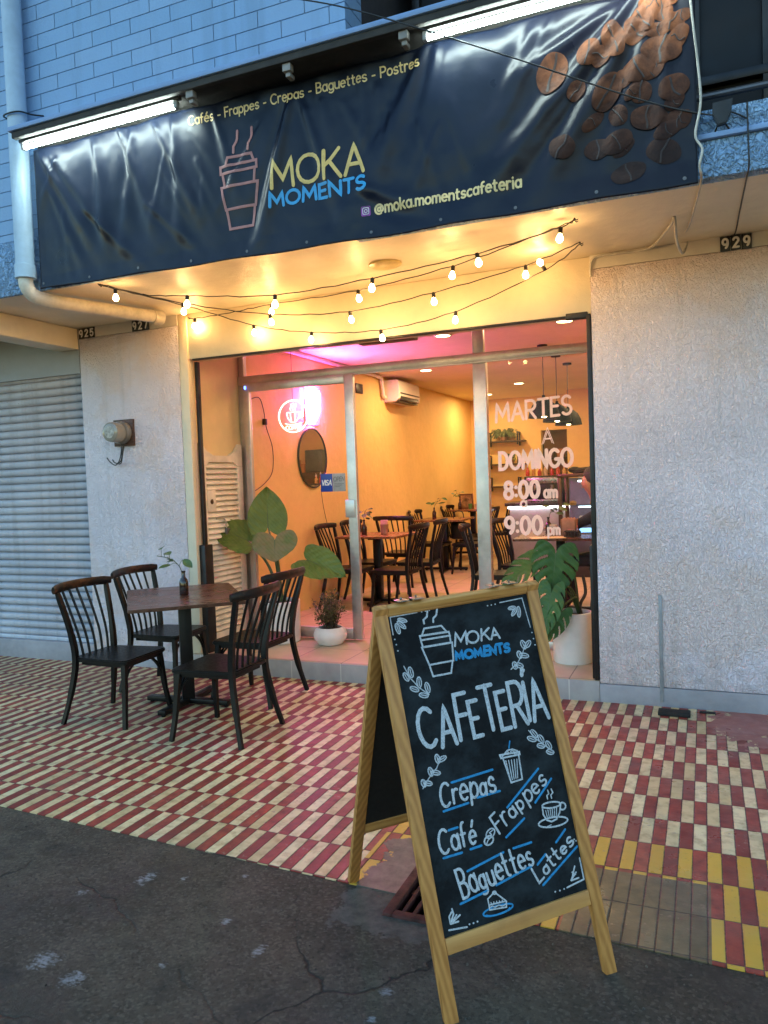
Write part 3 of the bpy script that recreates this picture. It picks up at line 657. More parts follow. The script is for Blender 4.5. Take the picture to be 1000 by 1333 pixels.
for i in range(26):
    x = rb.uniform(-3.3, .55); z = rb.uniform(3.3, 3.74); a = rb.uniform(-.5, .35)
    fold(x, z, x+a*.6, z-rb.uniform(.2, .5), rb.uniform(.003, .008), rb.uniform(.012, .022))
from mathutils import noise as mnoise
def bw(x, z):
    d = 0.0
    for x0, z0, x1, z1, a, w0, w1 in FOLDS:
        dx, dz = x1-x0, z1-z0; L2 = dx*dx+dz*dz
        t = ((x-x0)*dx+(z-z0)*dz)/L2
        if t < -.12 or t > 1.25: continue
        px, pz = x-(x0+dx*t), z-(z0+dz*t); s = (px*dz-pz*dx)/math.sqrt(L2)
        w = w0+(w1-w0)*max(0, min(1, t)); e = math.exp(-(s/w)**2)
        env = max(0.0, min(1.0, (t+.12)/.12))*max(0.0, min(1.0, (1.25-t)/.5))
        d += a*.85*(e-.45*math.exp(-((s-w*1.4)/w)**2))*env
    top = max(0.0, (z-3.62)/.155)
    sc = .012*abs(math.sin(x*11.0))*top*top
    n = .014*mnoise.noise(Vector((x*1.6, 0, z*2.2)))+.004*mnoise.noise(Vector((x*6, 3, z*7)))
    edge = min(1.0, (z-BZ0)/.10)*min(1.0, (BX1-x)/.06+.15)*min(1.0, (x-BX0)/.06+.15)
    return (d+n)*max(.12, edge)+sc+.012*(1-min(1.0, (z-BZ0)/.12))
def bz0(x): return BZ0+.035*max(0, (-1.0-x)/2.44)+.004*math.sin(x*9)
def bfn(u, v, h): return Vector((u, -1.150-bw(u, v)-h, v))
def bsheet(i, j):
    x = BX0+(BX1-BX0)*i; b = bz0(x); top = BZ1-.012*abs(math.sin(x*5.5)); z = b+(top-b)*j
    return bfn(x, z, 0)
ban = MB(); ban.grid(bsheet, 330, 72)
ban = obj('banner', ban, M_BANNER, None, smooth=60, solid=.0015)
tag(ban, 'wrinkled navy vinyl cafe banner with cup logo hung under the roof ledge', 'banner')
ink = lambda n, c, e=.45: plain(n, c, e, var=.12, vs=30)
M_IY, M_IP, M_IB, M_IW = ink('yellow_ink', (.78, .52, .15)), ink('dusty_pink_ink', (.40, .15, .13)), ink('sky_blue_ink', (.03, .33, .66)), ink('cream_ink', (.78, .58, .26))
bt = lambda u, v, h: bfn(u, v, h+.0025)
mb = MB(); text_on(mb, 'MOKA', (-1.615, 3.195), (-1.045, 3.195), .155, .021, bt, up=(0, .155), gap=.2); obj('logo_word', mb, M_IY, ban)
mb = MB(); text_on(mb, 'MOMENTS', (-1.635, 3.095), (-1.035, 3.095), .073, .0175, bt, up=(0, .075), gap=.22); obj('logo_word', mb, M_IB, ban)
mb = MB(); text_on(mb, 'Caf\u00e9s - Frappes - Crepas - Baguettes - Postres', (-2.18, 3.672), (-.70, 3.672), .05, .0085, bt, up=(0, .052), gap=.2); obj('menu_line', mb, M_IW, ban)
mb = MB(); text_on(mb, '@moka.momentscafeteria', (-.985, 2.955), (-.18, 2.955), .05, .011, bt, up=(0, .055), gap=.22); obj('account_line', mb, M_IW, ban)
mb = MB()
CUP = [[(-1.930, 3.385), (-1.913, 3.43), (-1.755, 3.43), (-1.738, 3.385)], [(-1.970, 3.345), (-1.970, 3.385), (-1.721, 3.385), (-1.721, 3.345), (-1.970, 3.345)], [(-1.959, 3.345), (-1.947, 3.265)], [(-1.733, 3.345), (-1.744, 3.265)],
       [(-1.970, 3.265), (-1.721, 3.265), (-1.744, 3.135), (-1.947, 3.135), (-1.970, 3.265)], [(-1.942, 3.135), (-1.925, 3.02), (-1.767, 3.02), (-1.750, 3.135)]]
for P in CUP: ribbon(mb, P, .016, bt, .02)
for x in (-1.875, -1.775): ribbon(mb, [(x, 3.455), (x+.002, 3.49), (x+.022, 3.515), (x+.028, 3.53), (x+.03, 3.575)], .016, bt, .02)
obj('cup_logo', mb, M_IP, ban)
mb = MB(); rsq = lambda cx, cz, r, k=.3: [(cx+sx*r*(1-k)+r*k*math.cos(R(a)), cz+sz*r*(1-k)+r*k*math.sin(R(a))) for sx, sz, a0 in ((1, 1, 0), (-1, 1, 90), (-1, -1, 180), (1, -1, 270)) for a in (a0, a0+45, a0+90)]
q = rsq(-1.038, 2.975, .027); vs = [mb.bm.verts.new(bt(x, z, .0002)) for x, z in q]; mb.bm.faces.new(vs)
ig = obj('account_icon', mb, plain('violet_ink', (.38, .06, .42), .45, var=.5, vs=14), ban)
mb = MB(); q = rsq(-1.038, 2.975, .017); ribbon(mb, q+[q[0]], .004, bt); ribbon(mb, arc(-1.038, 2.975, .0085, .0085, 0, 360, 12), .0035, bt); ribbon(mb, [(-1.028, 2.985), (-1.0275, 2.985)], .003, bt)
obj('icon_outline', mb, ink('white_ink', (.75, .72, .75)), ig)
def bean_mat():
    t = NT('printed_coffee_bean'); v = t.coord(); n = t.noise(v, 15, 5, .6, .3); b = t.noise(v, 4, 2)
    col = t.mix(t.mr(n, .3, .7), (.040, .012, .006, 1), (.17, .055, .020, 1)); X = t.xyz(v)
    k = t.m_('MULTIPLY', t.mr(X[2], 3.0, 3.5), t.mr(b, .3, .55)); col = t.mix(t.mr(X[2], 3.0, 3.5, .88, 0), col, (.014, .008, .009, 1))
    return t.set(color=col, rough=.62, spec=.2, normal=t.bump(n, .004))
mb = MB(); mc = MB()
_bl = [0]
def bean(cx, cz, rx, rz, rot, crease=True):
    _bl[0] += 1; lf_ = (_bl[0] % 40)*.00018
    c, s = math.cos(R(rot)), math.sin(R(rot))
    P = lambda a, r, h: bt(cx+(rx*r*math.cos(a))*c-(rz*r*math.sin(a))*s, cz+(rx*r*math.cos(a))*s+(rz*r*math.sin(a))*c, h)
    n = 30; rings = []
    for r, h in ((1, .0002), (.88, .0012), (.6, .0022), (.25, .0026)):
        rings.append([mb.bm.verts.new(P(2*math.pi*i/n, r*(1+.035*math.sin(.42*i+cx*40)+.02*math.sin(1.05*i+cz*30)), h+lf_)) for i in range(n)])
    for a, b in zip(rings, rings[1:]):
        for i in range(n): mb.bm.faces.new((a[i], a[(i+1) % n], b[(i+1) % n], b[i]))
    mb.bm.faces.new(rings[-1])
    if crease:
        L = [(cx+(rx*.10*math.sin(t*3+cx*9))*c-(rz*t)*s, cz+(rx*.16*math.sin(t*5))*s+(rz*t)*c) for t in [-.86+i*.172 for i in range(11)]]
        ribbon(mc, L, min(rx, rz)*.15, lambda u, v, h: bt(u, v, h+.0032+lf_))
rq = random.Random(21)
for i in range(20):
    z = rq.uniform(3.05, 3.72); x = rq.uniform(.10+.28*(z-2.9)/.8, .60); bean(x, z, rq.uniform(.045, .07), rq.uniform(.032, .052), rq.uniform(-60, 60))
_bl[0] = 25
for a in [(-.01, 3.475, .075, .098, -14), (.105, 3.365, .042, .05, -40), (.165, 3.535, .055, .068, -10), (.285, 3.565, .055, .088, 15), (.225, 3.50, .05, .045, 60), (.25, 3.325, .062, .092, -35), (.395, 3.40, .075, .06, 20), (.50, 3.465, .09, .065, -15), (.42, 3.62, .05, .06, 30),
          (.365, 3.295, .045, .026, 45), (.03, 3.105, .065, .06, -30), (.29, 3.08, .08, .05, 20), (.43, 3.17, .08, .055, -10), (.55, 3.28, .07, .06, 25), (.34, 2.93, .08, .05, 10), (.50, 3.0, .08, .06, -25), (.18, 3.2, .06, .03, 35), (.59, 3.60, .05, .03, 10), (.48, 3.70, .06, .045, 10)]: bean(*a)
bp = obj('printed_beans', mb, bean_mat(), ban); obj('bean_creases', mc, plain('bean_crease', (.02, .007, .005), .6), bp)
M_EYE = plain('dull_eyelet', (.12, .12, .13), .5, metal=.6)
for x in [BX0+.03+i*.4 for i in range(11)]:
    mb = MB(); mb.lathe([(.008, 0), (.009, .002), (.008, .003), (.004, .003)], 12, Matrix.Translation(bfn(x, bz0(x)+.035, .0)) @ Matrix.Rotation(R(90), 4, 'X')); obj('eyelet', mb, M_EYE, ban)
# two fluorescent tubes under the ledge, each with its batten
M_TUBE = glow('lit_tube', (.80, 1.0, .95), 62.0)
for x0, x1, lab in ((-3.40, -2.165, 'lit white tube lamp at the left end of the banner'), (-.63, .605, 'lit white tube lamp above the coffee beans on the banner')):
    tl = thing('tube_lamp', lab, 'tube lamp', ((x0+x1)/2, -1.27, 3.745), 0, 'tube lamps under the ledge')
    mb = MB(); mb.box((x0-.02, -1.292, 3.768), (x1+.02, -1.262, 3.789), .004); obj('batten', mb, plain('batten_grey', (.05, .05, .05), .5), tl, True)
    for x in (x0, x1-.02):
        mb = MB(); mb.box((x-.004, -1.292, 3.722), (x+.02, -1.258, 3.767), .004); obj('end_cap', mb, plain('cap_grey', (.4, .4, .4), .5), tl, True)
    mb = MB(); mb.tube([(x0+.02, -1.275, 3.738), (x1-.02, -1.275, 3.738)], .0135, 14); obj('tube', mb, M_TUBE, tl, True)

# ================================================================== STRING LIGHTS
M_BULB = glow('lit_bulb', (1.0, .58, .22), 92.0); M_CORD = plain('black_cord', (.02, .018, .016), .5, var=.2)
STR = {
'A': [(.028, -.789, 2.872), (-.0455, -.7962, 2.833), (-.5055, -.8398, 2.7488), (-1.1255, -.8941, 2.6828), (-1.7578, -.9449, 2.6535), (-2.373, -.9904, 2.7164), (-2.74, -1.016, 2.767), (-3.06, -1.03, 2.872)],
'B': [(.0277, -.789, 2.862), (-.1873, -.7136, 2.8366), (-.7388, -.5407, 2.7851), (-1.4681, -.3458, 2.7712), (-2.2391, -.1697, 2.807), (-2.6544, -.0849, 2.81), (-3.0286, -.0226, 2.82), (-3.12, .012, 2.845)],
}
def px_pts(): pass
STR['C'] = [(-.0105, -.334, 2.872), (-.340, -.325, 2.7845), (-.949, -.31, 2.6983), (-1.556, -.30, 2.6506), (-2.17, -.32, 2.70), (-2.74, -.55, 2.80), (-3.05, -1.0, 2.872)]
STR['D'] = [(-.011, -.334, 2.862), (-.228, -.30, 2.746), (-.83, -.22, 2.58), (-1.40, -.14, 2.535), (-1.97, -.08, 2.59), (-2.47, -.06, 2.70), (-2.85, -.35, 2.83), (-3.055, -1.02, 2.865)]
def smooth(P, k=8):
    out = []; P = [Vector(p) for p in P]
    for i in range(len(P)-1):
        p0, p1, p2, p3 = P[max(i-1, 0)], P[i], P[i+1], P[min(i+2, len(P)-1)]
        for j in range(k):
            t = j/k; out.append(.5*((2*p1)+(p2-p0)*t+(2*p0-5*p1+4*p2-p3)*t*t+(3*p1-p0-3*p2+p3)*t**3))
    out.append(P[-1]); return out
LABS = {'A': 'string of lit globe bulbs on the cord hung nearest the banner', 'B': 'string of lit globe bulbs second from the banner, ending at the left corner hook',
        'C': 'string of lit globe bulbs third from the banner, sagging mid height', 'D': 'lowest sagging string of lit globe bulbs, close against the lintel'}
for key, P in STR.items():
    root = thing('string_light', LABS[key], 'string lights', P[3], 0, 'string lights under the porch ceiling')
    S_ = smooth(P); S_ = [p+Vector((0, .004*math.sin(i*1.7), .003*math.sin(i*2.3))) for i, p in enumerate(S_)]
    mb = MB(); mb.tube(S_, .0035, 6); e0, e1 = Vector(P[0]), Vector(P[-1])
    for e in (e0, e1): mb.tube([e+Vector((0, 0, .006)), e, e+Vector((.01, 0, -.012)), e+Vector((.02, 0, -.006))], .003, 6)
    obj('cord', mb, M_CORD, root, True)
    idx = {'A': (1, 2, 3, 4, 5, 7), 'B': (2, 3, 4, 6), 'C': (1, 2, 3, 4, 5), 'D': (1, 2, 3, 4, 5)}[key]
    for i in idx:
        p = Vector(P[i])
        if i == len(P)-1: p = S_[-5]
        tilt = Matrix.Rotation(random.uniform(-.2, .2), 4, 'X') @ Matrix.Rotation(random.uniform(-.2, .2), 4, 'Y')
        mm = Matrix.Translation(p) @ tilt
        if key == 'D' and i == 1: mm = Matrix.Translation(p) @ Matrix.Rotation(R(150), 4, 'Y')
        mb = MB(); mb.lathe([(.004, .004), (.011, 0), (.0125, -.004), (.0125, -.028), (.010, -.032)], 12, mm); so = obj('socket', mb, M_BLKM, root, True)
        mb = MB(); mb.lathe([(.008, -.0325), (.0095, -.038), (.0155, -.048), (.0185, -.058), (.0175, -.068), (.011, -.077), (.003, -.080)], 14, mm); obj('bulb', mb, M_BULB, so, True)

# ================================================================== FACADE FITTINGS
# downpipe
M_PIPE = plain('blue_painted_pipe', (.42, .56, .70), .45, var=.1, vs=4)
dp = thing('drain_pipe', 'blue painted downpipe running down the upper wall and bending under the soffit', 'pipe', (-3.56, -1.16, 2.9))
mb = MB(); mb.tube([(-3.56, -1.16, 7.4), (-3.56, -1.16, 2.97)], .062, 18); mb.lathe([(.062, 0), (.070, .003), (.070, .09), (.062, .094)], 18, Matrix.Translation((-3.56, -1.16, 2.94))); obj('pipe', mb, M_PIPE, dp, True)
mb = MB(); mb.tube(smooth([(-3.56, -1.16, 2.96), (-3.56, -1.16, 2.90), (-3.545, -1.12, 2.84), (-3.50, -1.04, 2.815), (-3.44, -.9, 2.81), (-3.19, -.24, 2.807)], 6), .048, 16); mb.lathe([(.048, 0), (.056, .003), (.056, .08), (.048, .083)], 18, Matrix.Translation((-3.215, -.30, 2.807)) @ Vector((.25, .66, 0)).to_track_quat('Z', 'Y').to_matrix().to_4x4()); obj('elbow', mb, plain('cream_painted_pipe', (.66, .60, .50), .45), dp, True)
mb = MB(); mb.tube(smooth([(-3.635, -1.12, 4.02), (-3.63, -1.205, 4.015), (-3.56, -1.235, 4.01), (-3.49, -1.205, 4.02), (-3.47, -1.12, 4.03), (-3.40, -1.088, 4.02)], 5), .006, 6); obj('wire_tie', mb, M_BLKM, dp, True)
# number plates
M_PLATE = plain('black_enamel', (.014, .013, .013), .35, var=.2); M_DIG = plain('white_enamel', (.85, .82, .78), .5, var=.1, vs=30)
for num, x0, lab in (('925', -4.235, 'black house number plates reading 925 at the pillar corner'), ('927', -3.665, 'black house number plates reading 927 under the pipe end'), ('929', .76, 'black house number plates reading 929 on the right hand wall band')):
    r = thing('house_number', lab, 'house number', (x0+.087, 0, 2.83), 0, 'house number plates')
    for k, d in enumerate(num):
        a = x0+k*.058; dz = random.uniform(-.003, .003)
        mb = MB(); mb.box((a+.001, -.012, 2.784+dz), (a+.056, -.0025, 2.872+dz), .002); pl = obj('number_plate', mb, M_PLATE, r, True)
        ff = lambda u, v, h: Vector((u, -.0122-h, v))
        mb = MB(); ss, L = layout(d); sx = .028/max(L, .3)
        for s_ in ss: ribbon(mb, [(a+.0285+(x-L/2)*min(sx, .05), 2.80+dz+y*.056) for x, y in s_], .0135, ff, .01)
        if d == '1': pass
        obj('digit', mb, M_DIG, pl, True)
# electric meter
em = thing('electric_meter', 'round glass fronted electric meter on a dark board with loose wires', 'electric meter', (-3.80, 0, 1.965))
mb = MB(); mb.box((-3.90, -.022, 1.855), (-3.695, -.0005, 2.075), .003); obj('backboard', mb, wood('meter_board', (.05, .022, .014), (.11, .05, .03)), em, True)
T = Matrix.Translation((-3.80, -.022, 1.965)) @ Matrix.Rotation(R(90), 4, 'X')
mb = MB(); mb.lathe([(.088, 0), (.092, .004), (.092, .03), (.085, .034), (.085, .055)], 28, T); mb.lathe([(.0905, .036), (.094, .038), (.094, .05), (.0905, .052)], 28, T, False, False); obj('housing', mb, plain('grey_meter_case', (.30, .28, .25), .45, metal=.4), em, True)
mb = MB(); mb.lathe([(.083, .0555), (.083, .135), (.078, .152), (.060, .160), (.0, .1605)], 28, T, cap1=False); gm = NT('meter_glass'); gv = gm.coord(); gm.set(color=gm.mix(gm.mr(gm.noise(gv, 9, 4), .35, .7), (.30, .28, .23, 1), (.20, .19, .17, 1)), rough=.12, coat=.6); obj('glass_cover', mb, gm.m, em, True)
mb = MB(); mb.lathe([(.05, .1612), (.05, .1625)], 24, T); mb.box((-3.835, -.1855, 1.975), (-3.765, -.1835, 1.998)); obj('dial', mb, plain('meter_dial', (.42, .41, .38), .4, var=.4, vs=40), em, True)
mb = MB(); mb.tube(smooth([(-3.80, -.05, 1.87), (-3.80, -.06, 1.79), (-3.83, -.06, 1.72), (-3.88, -.05, 1.70), (-3.93, -.05, 1.73), (-3.96, -.05, 1.765)]), .0045, 6); mb.tube(smooth([(-3.77, -.05, 1.87), (-3.775, -.07, 1.78), (-3.80, -.07, 1.71), (-3.87, -.06, 1.72), (-3.90, -.05, 1.745)]), .0045, 6); mb.tube(smooth([(-3.79, -.04, 1.88), (-3.81, -.05, 1.74), (-3.85, -.05, 1.715)]), .0045, 6); obj('loose_wires', mb, M_CORD, em, True)
# neighbour's roller shutter
rs = thing('roller_shutter', 'closed grey blue roller shutter on the shop next door', 'roller shutter', (-6, .07, .165))
_s = NT('shutter_paint'); _v = _s.coord(); _d = _s.mr(_s.noise(_s.coord((7, 7, .5)), 2.0, 5), .48, .7); _c = _s.mix(_s.mr(_s.noise(_v, 2.2, 5), .35, .65), (.46, .50, .58, 1), (.56, .60, .68, 1))
_c = _s.mix(_s.m_('MULTIPLY', _d, .4), _c, (.26, .27, .30, 1)); _c = _s.mix(_s.mr(_s.noise(_v, 28, 5, .7), .66, .70), _c, (.16, .10, .07, 1))
M_SHUT = _s.set(color=_c, rough=.5, normal=_s.bump(_s.noise(_v, 2.5, 3), .02))
mb = MB(); prof = []
zc = .20
while zc < 2.49:
    prof += [(-.0, zc), (-.016, zc+.006), (-.027, zc+.020), (-.028, zc+.044), (-.020, zc+.054), (-.008, zc+.059), (.014, zc+.0595), (.014, zc+.0685)]; zc += .069
L0 = [mb.bm.verts.new((-9, .06+y, z)) for y, z in prof]; L1 = [mb.bm.verts.new((-4.262, .06+y, z)) for y, z in prof]
for i in range(len(prof)-1): mb.bm.faces.new((L0[i], L0[i+1], L1[i+1], L1[i]))
obj('slats', mb, M_SHUT, rs, True, smooth=50, solid=.002)
mb = MB(); mb.box((-9, .03, .166), (-4.264, .075, .20), .006); obj('bottom_bar', mb, M_SHUT, rs, True)
# rust-stained metal strip on the right wall, and a dark drain cover at its foot
mb = MB(); mb.box((.370, -.008, .03), (.392, -.0005, .71), .002); tag(obj('metal_strip', mb, plain('dull_metal', (.30, .31, .33), .5, metal=.4), None), 'thin grey metal strip fixed to the foot of the right stucco wall', 'metal strip')
mb = MB(); mb.box((.365, -.20, .001), (.55, -.105, .022), .004); tag(obj('rubber_block', mb, plain('black_rubber', (.012, .011, .010), .8, var=.4), None), 'flat black block lying on the tiles at the foot of the right wall', 'block')
mb = MB(); mb.box((.60, -.085, .001), (.69, -.06, .010), .003); tag(obj('rubber_scrap', mb, plain('black_rubber_scrap', (.014, .012, .011), .8), None), 'thin black scrap on the worn tiles beside the larger block', 'scrap')
# cables
def cable(name, label, P, r, mat, k=8):
    mb = MB(); mb.tube(smooth(P, k), r, 6); return tag(obj(name, mb, mat), label, 'cable')
M_WHC = plain('white_cable_skin', (.55, .52, .46), .5, var=.2)
cable('overhead_cable', 'thin black cable slung across the front of the banner', [(-2.1, -1.55, 4.30), (-1.45, -1.50, 4.06), (-.95, -1.44, 3.88), (-.2, -1.34, 3.52), (.40, -1.2, 3.24), (.70, -1.14, 3.13), (.79, -1.10, 3.14), (.86, -1.092, 3.10)], .004, M_CORD)
cable('hanging_cable', 'pale cable hanging down the right edge of the banner', [(.63, -1.20, 3.85), (.625, -1.21, 3.70), (.64, -1.22, 3.50), (.655, -1.2, 3.35), (.665, -1.18, 3.18), (.64, -1.17, 3.04), (.668, -1.17, 2.97), (.655, -1.16, 2.90), (.66, -1.05, 2.86), (.60, -.4, 2.865), (.575, -.26, 2.862)], .0055, M_WHC)
cable('twin_cable', 'loose pale cable running along the top of the right wall', [(.008, -.012, 2.74), (.004, -.016, 2.785), (.03, -.02, 2.853), (.15, -.02, 2.858), (.33, -.022, 2.858), (.40, -.10, 2.862), (.50, -.45, 2.855), (.525, -.54, 2.868), (.53, -.40, 2.78), (.555, -.16, 2.77), (.58, -.03, 2.862)], .008, M_WHC)
cable('plate_cable', 'thin cable dropping from the parapet to the plates reading 929', [(.86, -1.12, 3.16), (.862, -1.125, 3.0), (.864, -1.12, 2.88), (.86, -1.02, 2.862), (.85, -.5, 2.866), (.84, -.05, 2.868), (.80, -.02, 2.866)], .004, M_CORD)
mb = MB(); mb.prism([(-.04, .05), (.045, .055), (.04, 0), (.015, -.05), (-.02, -.055), (-.042, .0)], 0, .03, .004, Matrix.Translation((.755, -1.112, 3.13)) @ Matrix.Rotation(R(90), 4, 'X')); mb.tube([(.735, -1.12, 3.08), (.72, -1.10, 3.05)], .004, 6); mb.tube([(.77, -1.12, 3.08), (.79, -1.10, 3.055)], .004, 6)
tag(obj('cable_clamp', mb, M_BLKM), 'black cable clamp on the rough parapet beside the banner', 'clamp')

# louvred half door leaning against the left wall of the entrance, with its padlock
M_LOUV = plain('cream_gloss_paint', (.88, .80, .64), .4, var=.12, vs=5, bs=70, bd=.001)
lv = thing('louvred_door', 'cream louvred saloon door folded flat against the left entrance wall', 'louvred door', (-3.18, .45, ZF))
lx = -3.192; LT = Matrix.Translation((lx, 0, 0))
def lbox(mb, y0, z0, y1, z1, x0=0, x1=.032, bev=.003): mb.box((lx+x0, y0, z0), (lx+x1, y1, z1), bev)
ya, yb = .13, .76
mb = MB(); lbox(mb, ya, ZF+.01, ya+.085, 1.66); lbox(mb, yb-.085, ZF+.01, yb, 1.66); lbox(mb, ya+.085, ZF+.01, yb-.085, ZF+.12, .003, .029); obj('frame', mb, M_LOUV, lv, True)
prof = [(ya, 1.661), (ya, 1.85), (ya+.04, 1.86), (ya+.10, 1.79), (ya+.2, 1.75), (yb-.2, 1.75), (yb-.10, 1.79), (yb-.04, 1.86), (yb, 1.85), (yb, 1.661), (yb-.085, 1.661), (yb-.13, 1.70), (ya+.13, 1.70), (ya+.085, 1.661)]
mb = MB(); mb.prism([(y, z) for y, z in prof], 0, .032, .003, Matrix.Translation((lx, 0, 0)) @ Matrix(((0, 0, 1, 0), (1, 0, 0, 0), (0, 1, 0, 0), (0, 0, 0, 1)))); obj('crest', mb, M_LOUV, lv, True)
mb = MB()
z = ZF+.15
while z < 1.68:
    if not (1.26 < z < 1.44 and False): mb.box((-.006, ya+.085, -.026), (.006, yb-.085, .026), .002, Matrix.Translation((lx+.016, 0, z)) @ Matrix.Rotation(R(-38), 4, 'Y'))
    z += .046
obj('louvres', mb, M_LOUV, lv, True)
mb = MB(); lbox(mb, ya+.085, 1.28, ya+.20, 1.46, .004, .036); 
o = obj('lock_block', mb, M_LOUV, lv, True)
mb = MB()
for z in (1.365, .96): mb.lathe([(.02, 0), (.022, .003), (.014, .006), (.006, .007)], 14, Matrix.Translation((lx+.0365 if z > 1 else lx+.033, ya+(.14 if z > 1 else .10), z)) @ Matrix.Rotation(R(90), 4, 'Y'))
obj('keyhole', mb, plain('old_brass', (.10, .06, .03), .5, metal=.6), lv, True)
pk = thing('padlock', 'small steel padlock hooked on the cream louvred door', 'padlock', (lx+.045, .47, 1.12))
mb = MB(); mb.box((lx+.034, .44, 1.07), (lx+.056, .50, 1.13), .006); obj('body', mb, plain('steel_grey', (.18, .18, .19), .4, metal=.7), pk, True)
mb = MB(); mb.tube(smooth([(lx+.045, .452, 1.13), (lx+.045, .445, 1.18), (lx+.045, .42, 1.215), (lx+.042, .37, 1.23), (lx+.03, .33, 1.22)]), .007, 8); obj('shackle', mb, plain('cream_shackle', (.5, .44, .34), .4), pk, True)

# ================================================================== CHALKBOARD
M_FRAMEW = wood('pine_stile', (.44, .18, .042), (.62, .285, .075), (16, 16, 1.3), .55, 1.2)
M_RAILW = wood('pine_rail', (.50, .22, .056), (.66, .33, .095), (1.3, 16, 16), .55, 1.2, R(-44.5))
def chalkboard_mat():
    t = NT('chalkboard_black'); v = t.coord(); n = t.noise(t.coord((3, 1.2, 3)), 4, 6, .65); f = t.noise(v, 26, 5, .7)
    col = t.mix(t.mr(n, .42, .72), (.004, .006, .008, 1), (.022, .032, .038, 1)); col = t.mix(t.m_('MULTIPLY', t.mr(f, .5, .8), .3), col, (.03, .04, .047, 1))
    return t.set(color=col, rough=.75, spec=.2, normal=t.bump(f, .0006))
def chalk_mat(name, col):
    t = NT(name); v = t.coord(); n = t.noise(v, 420, 3, .7); b = t.noise(v, 90, 3)
    cov = t.mr(t.m_('ADD', t.m_('MULTIPLY', n, .7), t.m_('MULTIPLY', b, .3)), .36, .54, .35, 1.0)
    t.set(color=t.mix(cov, (.03, .038, .044, 1), c4(col)), rough=.9, spec=.1); return t.m
M_CHW, M_CHB, M_CBOARD = chalk_mat('white_chalk', (.58, .63, .67)), chalk_mat('blue_chalk', (.04, .30, .60)), chalkboard_mat()
TL, TR, LF, RF, LB, RB = [Vector(q) for q in ((-.263, -3.004, 1.122), (.142, -2.607, 1.155), (-.023, -3.154, -.015), (.382, -2.757, .018), (-.614, -2.551, -.015), (-.21, -2.154, .018))]
brd = thing('chalkboard_sign', 'pine framed chalkboard A sign with the chalked cafe menu standing at the pavement edge', 'sign board', (-.12, -2.70, 0))
def face(tl, tr, lf, flip):
    a = (tr-tl).normalized(); b = (lf-tl).normalized(); n = a.cross(b)*-1
    if flip: n = -n
    return a, b, n, (lf-tl).length, (tr-tl).length
def plank(mb, tl, a, b, n, a0, a1, b0, b1, n0, n1, bev=.003):
    m = Matrix((a, b, n)).transposed().to_4x4(); m.translation = tl
    if m.determinant() < 0: pass
    mb.box((a0, b0, n0), (a1, b1, n1), bev, m)
a_, b_, n_, LEN, WID = face(TL, TR, LF, False)
if n_.y > 0: n_ = -n_
def to_ground(tl, a, b, a0, z): # slope length where the stile's foot meets the ground at height z
    p = tl+a*a0; return (z-p.z)/b.z
E_L, E_R = to_ground(TL, a_, b_, .02, -.012), to_ground(TL, a_, b_, WID-.02, -.012)
def part_face(tl, a, b, n, wid, el, er, front):
    sw, th = .040, .024
    sg = 1
    mb = MB(); plank(mb, tl, a, b, n, 0, sw, 0, el, -th, 0); obj('stile', mb, M_FRAMEW, brd, True)
    mb = MB(); plank(mb, tl, a, b, n, wid-sw, wid, 0, er, -th, 0); obj('stile', mb, M_FRAMEW, brd, True)
    mb = MB(); plank(mb, tl, a, b, n, sw+.0005, wid-sw-.0005, 0.001, .034, -th+.001, -.001); obj('top_rail', mb, M_RAILW, brd, True)
    mb = MB(); plank(mb, tl, a, b, n, sw+.0005, wid-sw-.0005, .948, .992, -th+.001, -.001); obj('bottom_rail', mb, M_RAILW, brd, True)
    mb = MB(); plank(mb, tl, a, b, n, sw-.004, wid-sw+.004, .030, .952, -.017, -.009, 0)
    return obj('panel', mb, M_CBOARD if front else plain('bare_black_panel', (.010, .009, .008), .7), brd, True)
panel = part_face(TL, a_, b_, n_, WID, E_L, E_R, True)
a2, b2, n2, L2_, W2_ = face(TL, TR, LB, True)
if n2.y < 0: n2 = -n2
off = n2*.004
part_face(TL+off-b_*0, a2, b2, n2, W2_, to_ground(TL+off, a2, b2, .02, .0), to_ground(TL+off, a2, b2, W2_-.02, .0), False)
mb = MB()
for u in (.09, .14, WID-.16, WID-.10):
    p = TL+a_*u+Vector((0, 0, .012)); mb.sphere(p+n_*-.004, .004, 8); 
    mb.box((-.018, -.022, -.0015), (.018, .022, .0015), .001, Matrix.Translation(p+Vector((0, 0, -.006))) @ a_.to_track_quat('X', 'Z').to_matrix().to_4x4())
obj('hinges', mb, plain('hinge_steel', (.25, .24, .22), .4, metal=.8), brd, True)
def cf(u, v, h): return TL+a_*u+b_*v+n_*(-.0088+h)
CHALK = [('MOKA', [0.2417, 0.1569], [0.4037, 0.1589], [0.2492, 0.1218], 0.0085, 0), ('MOMENTS', [0.238, 0.1989], [0.4249, 0.2058], [0.2417, 0.1746], 0.0115, 1), ('CAFETERÍA', [0.0778, 0.4358], [0.5154, 0.4287], [0.0754, 0.3158], 0.016, 0), ('Crepas', [0.1041, 0.6036], [0.2856, 0.6032], [0.1109, 0.5334], 0.0125, 0), ('Café', [0.0749, 0.7286], [0.195, 0.7245], [0.0802, 0.657], 0.0125, 0), ('Frappes', [0.2726, 0.7204], [0.463, 0.6173], [0.2562, 0.6666], 0.0105, 0), ('Baguettes', [0.1197, 0.8598], [0.366, 0.834], [0.1076, 0.7866], 0.0125, 0), ('Lattes', [0.3711, 0.8883], [0.5123, 0.8101], [0.36, 0.8473], 0.0105, 0)]
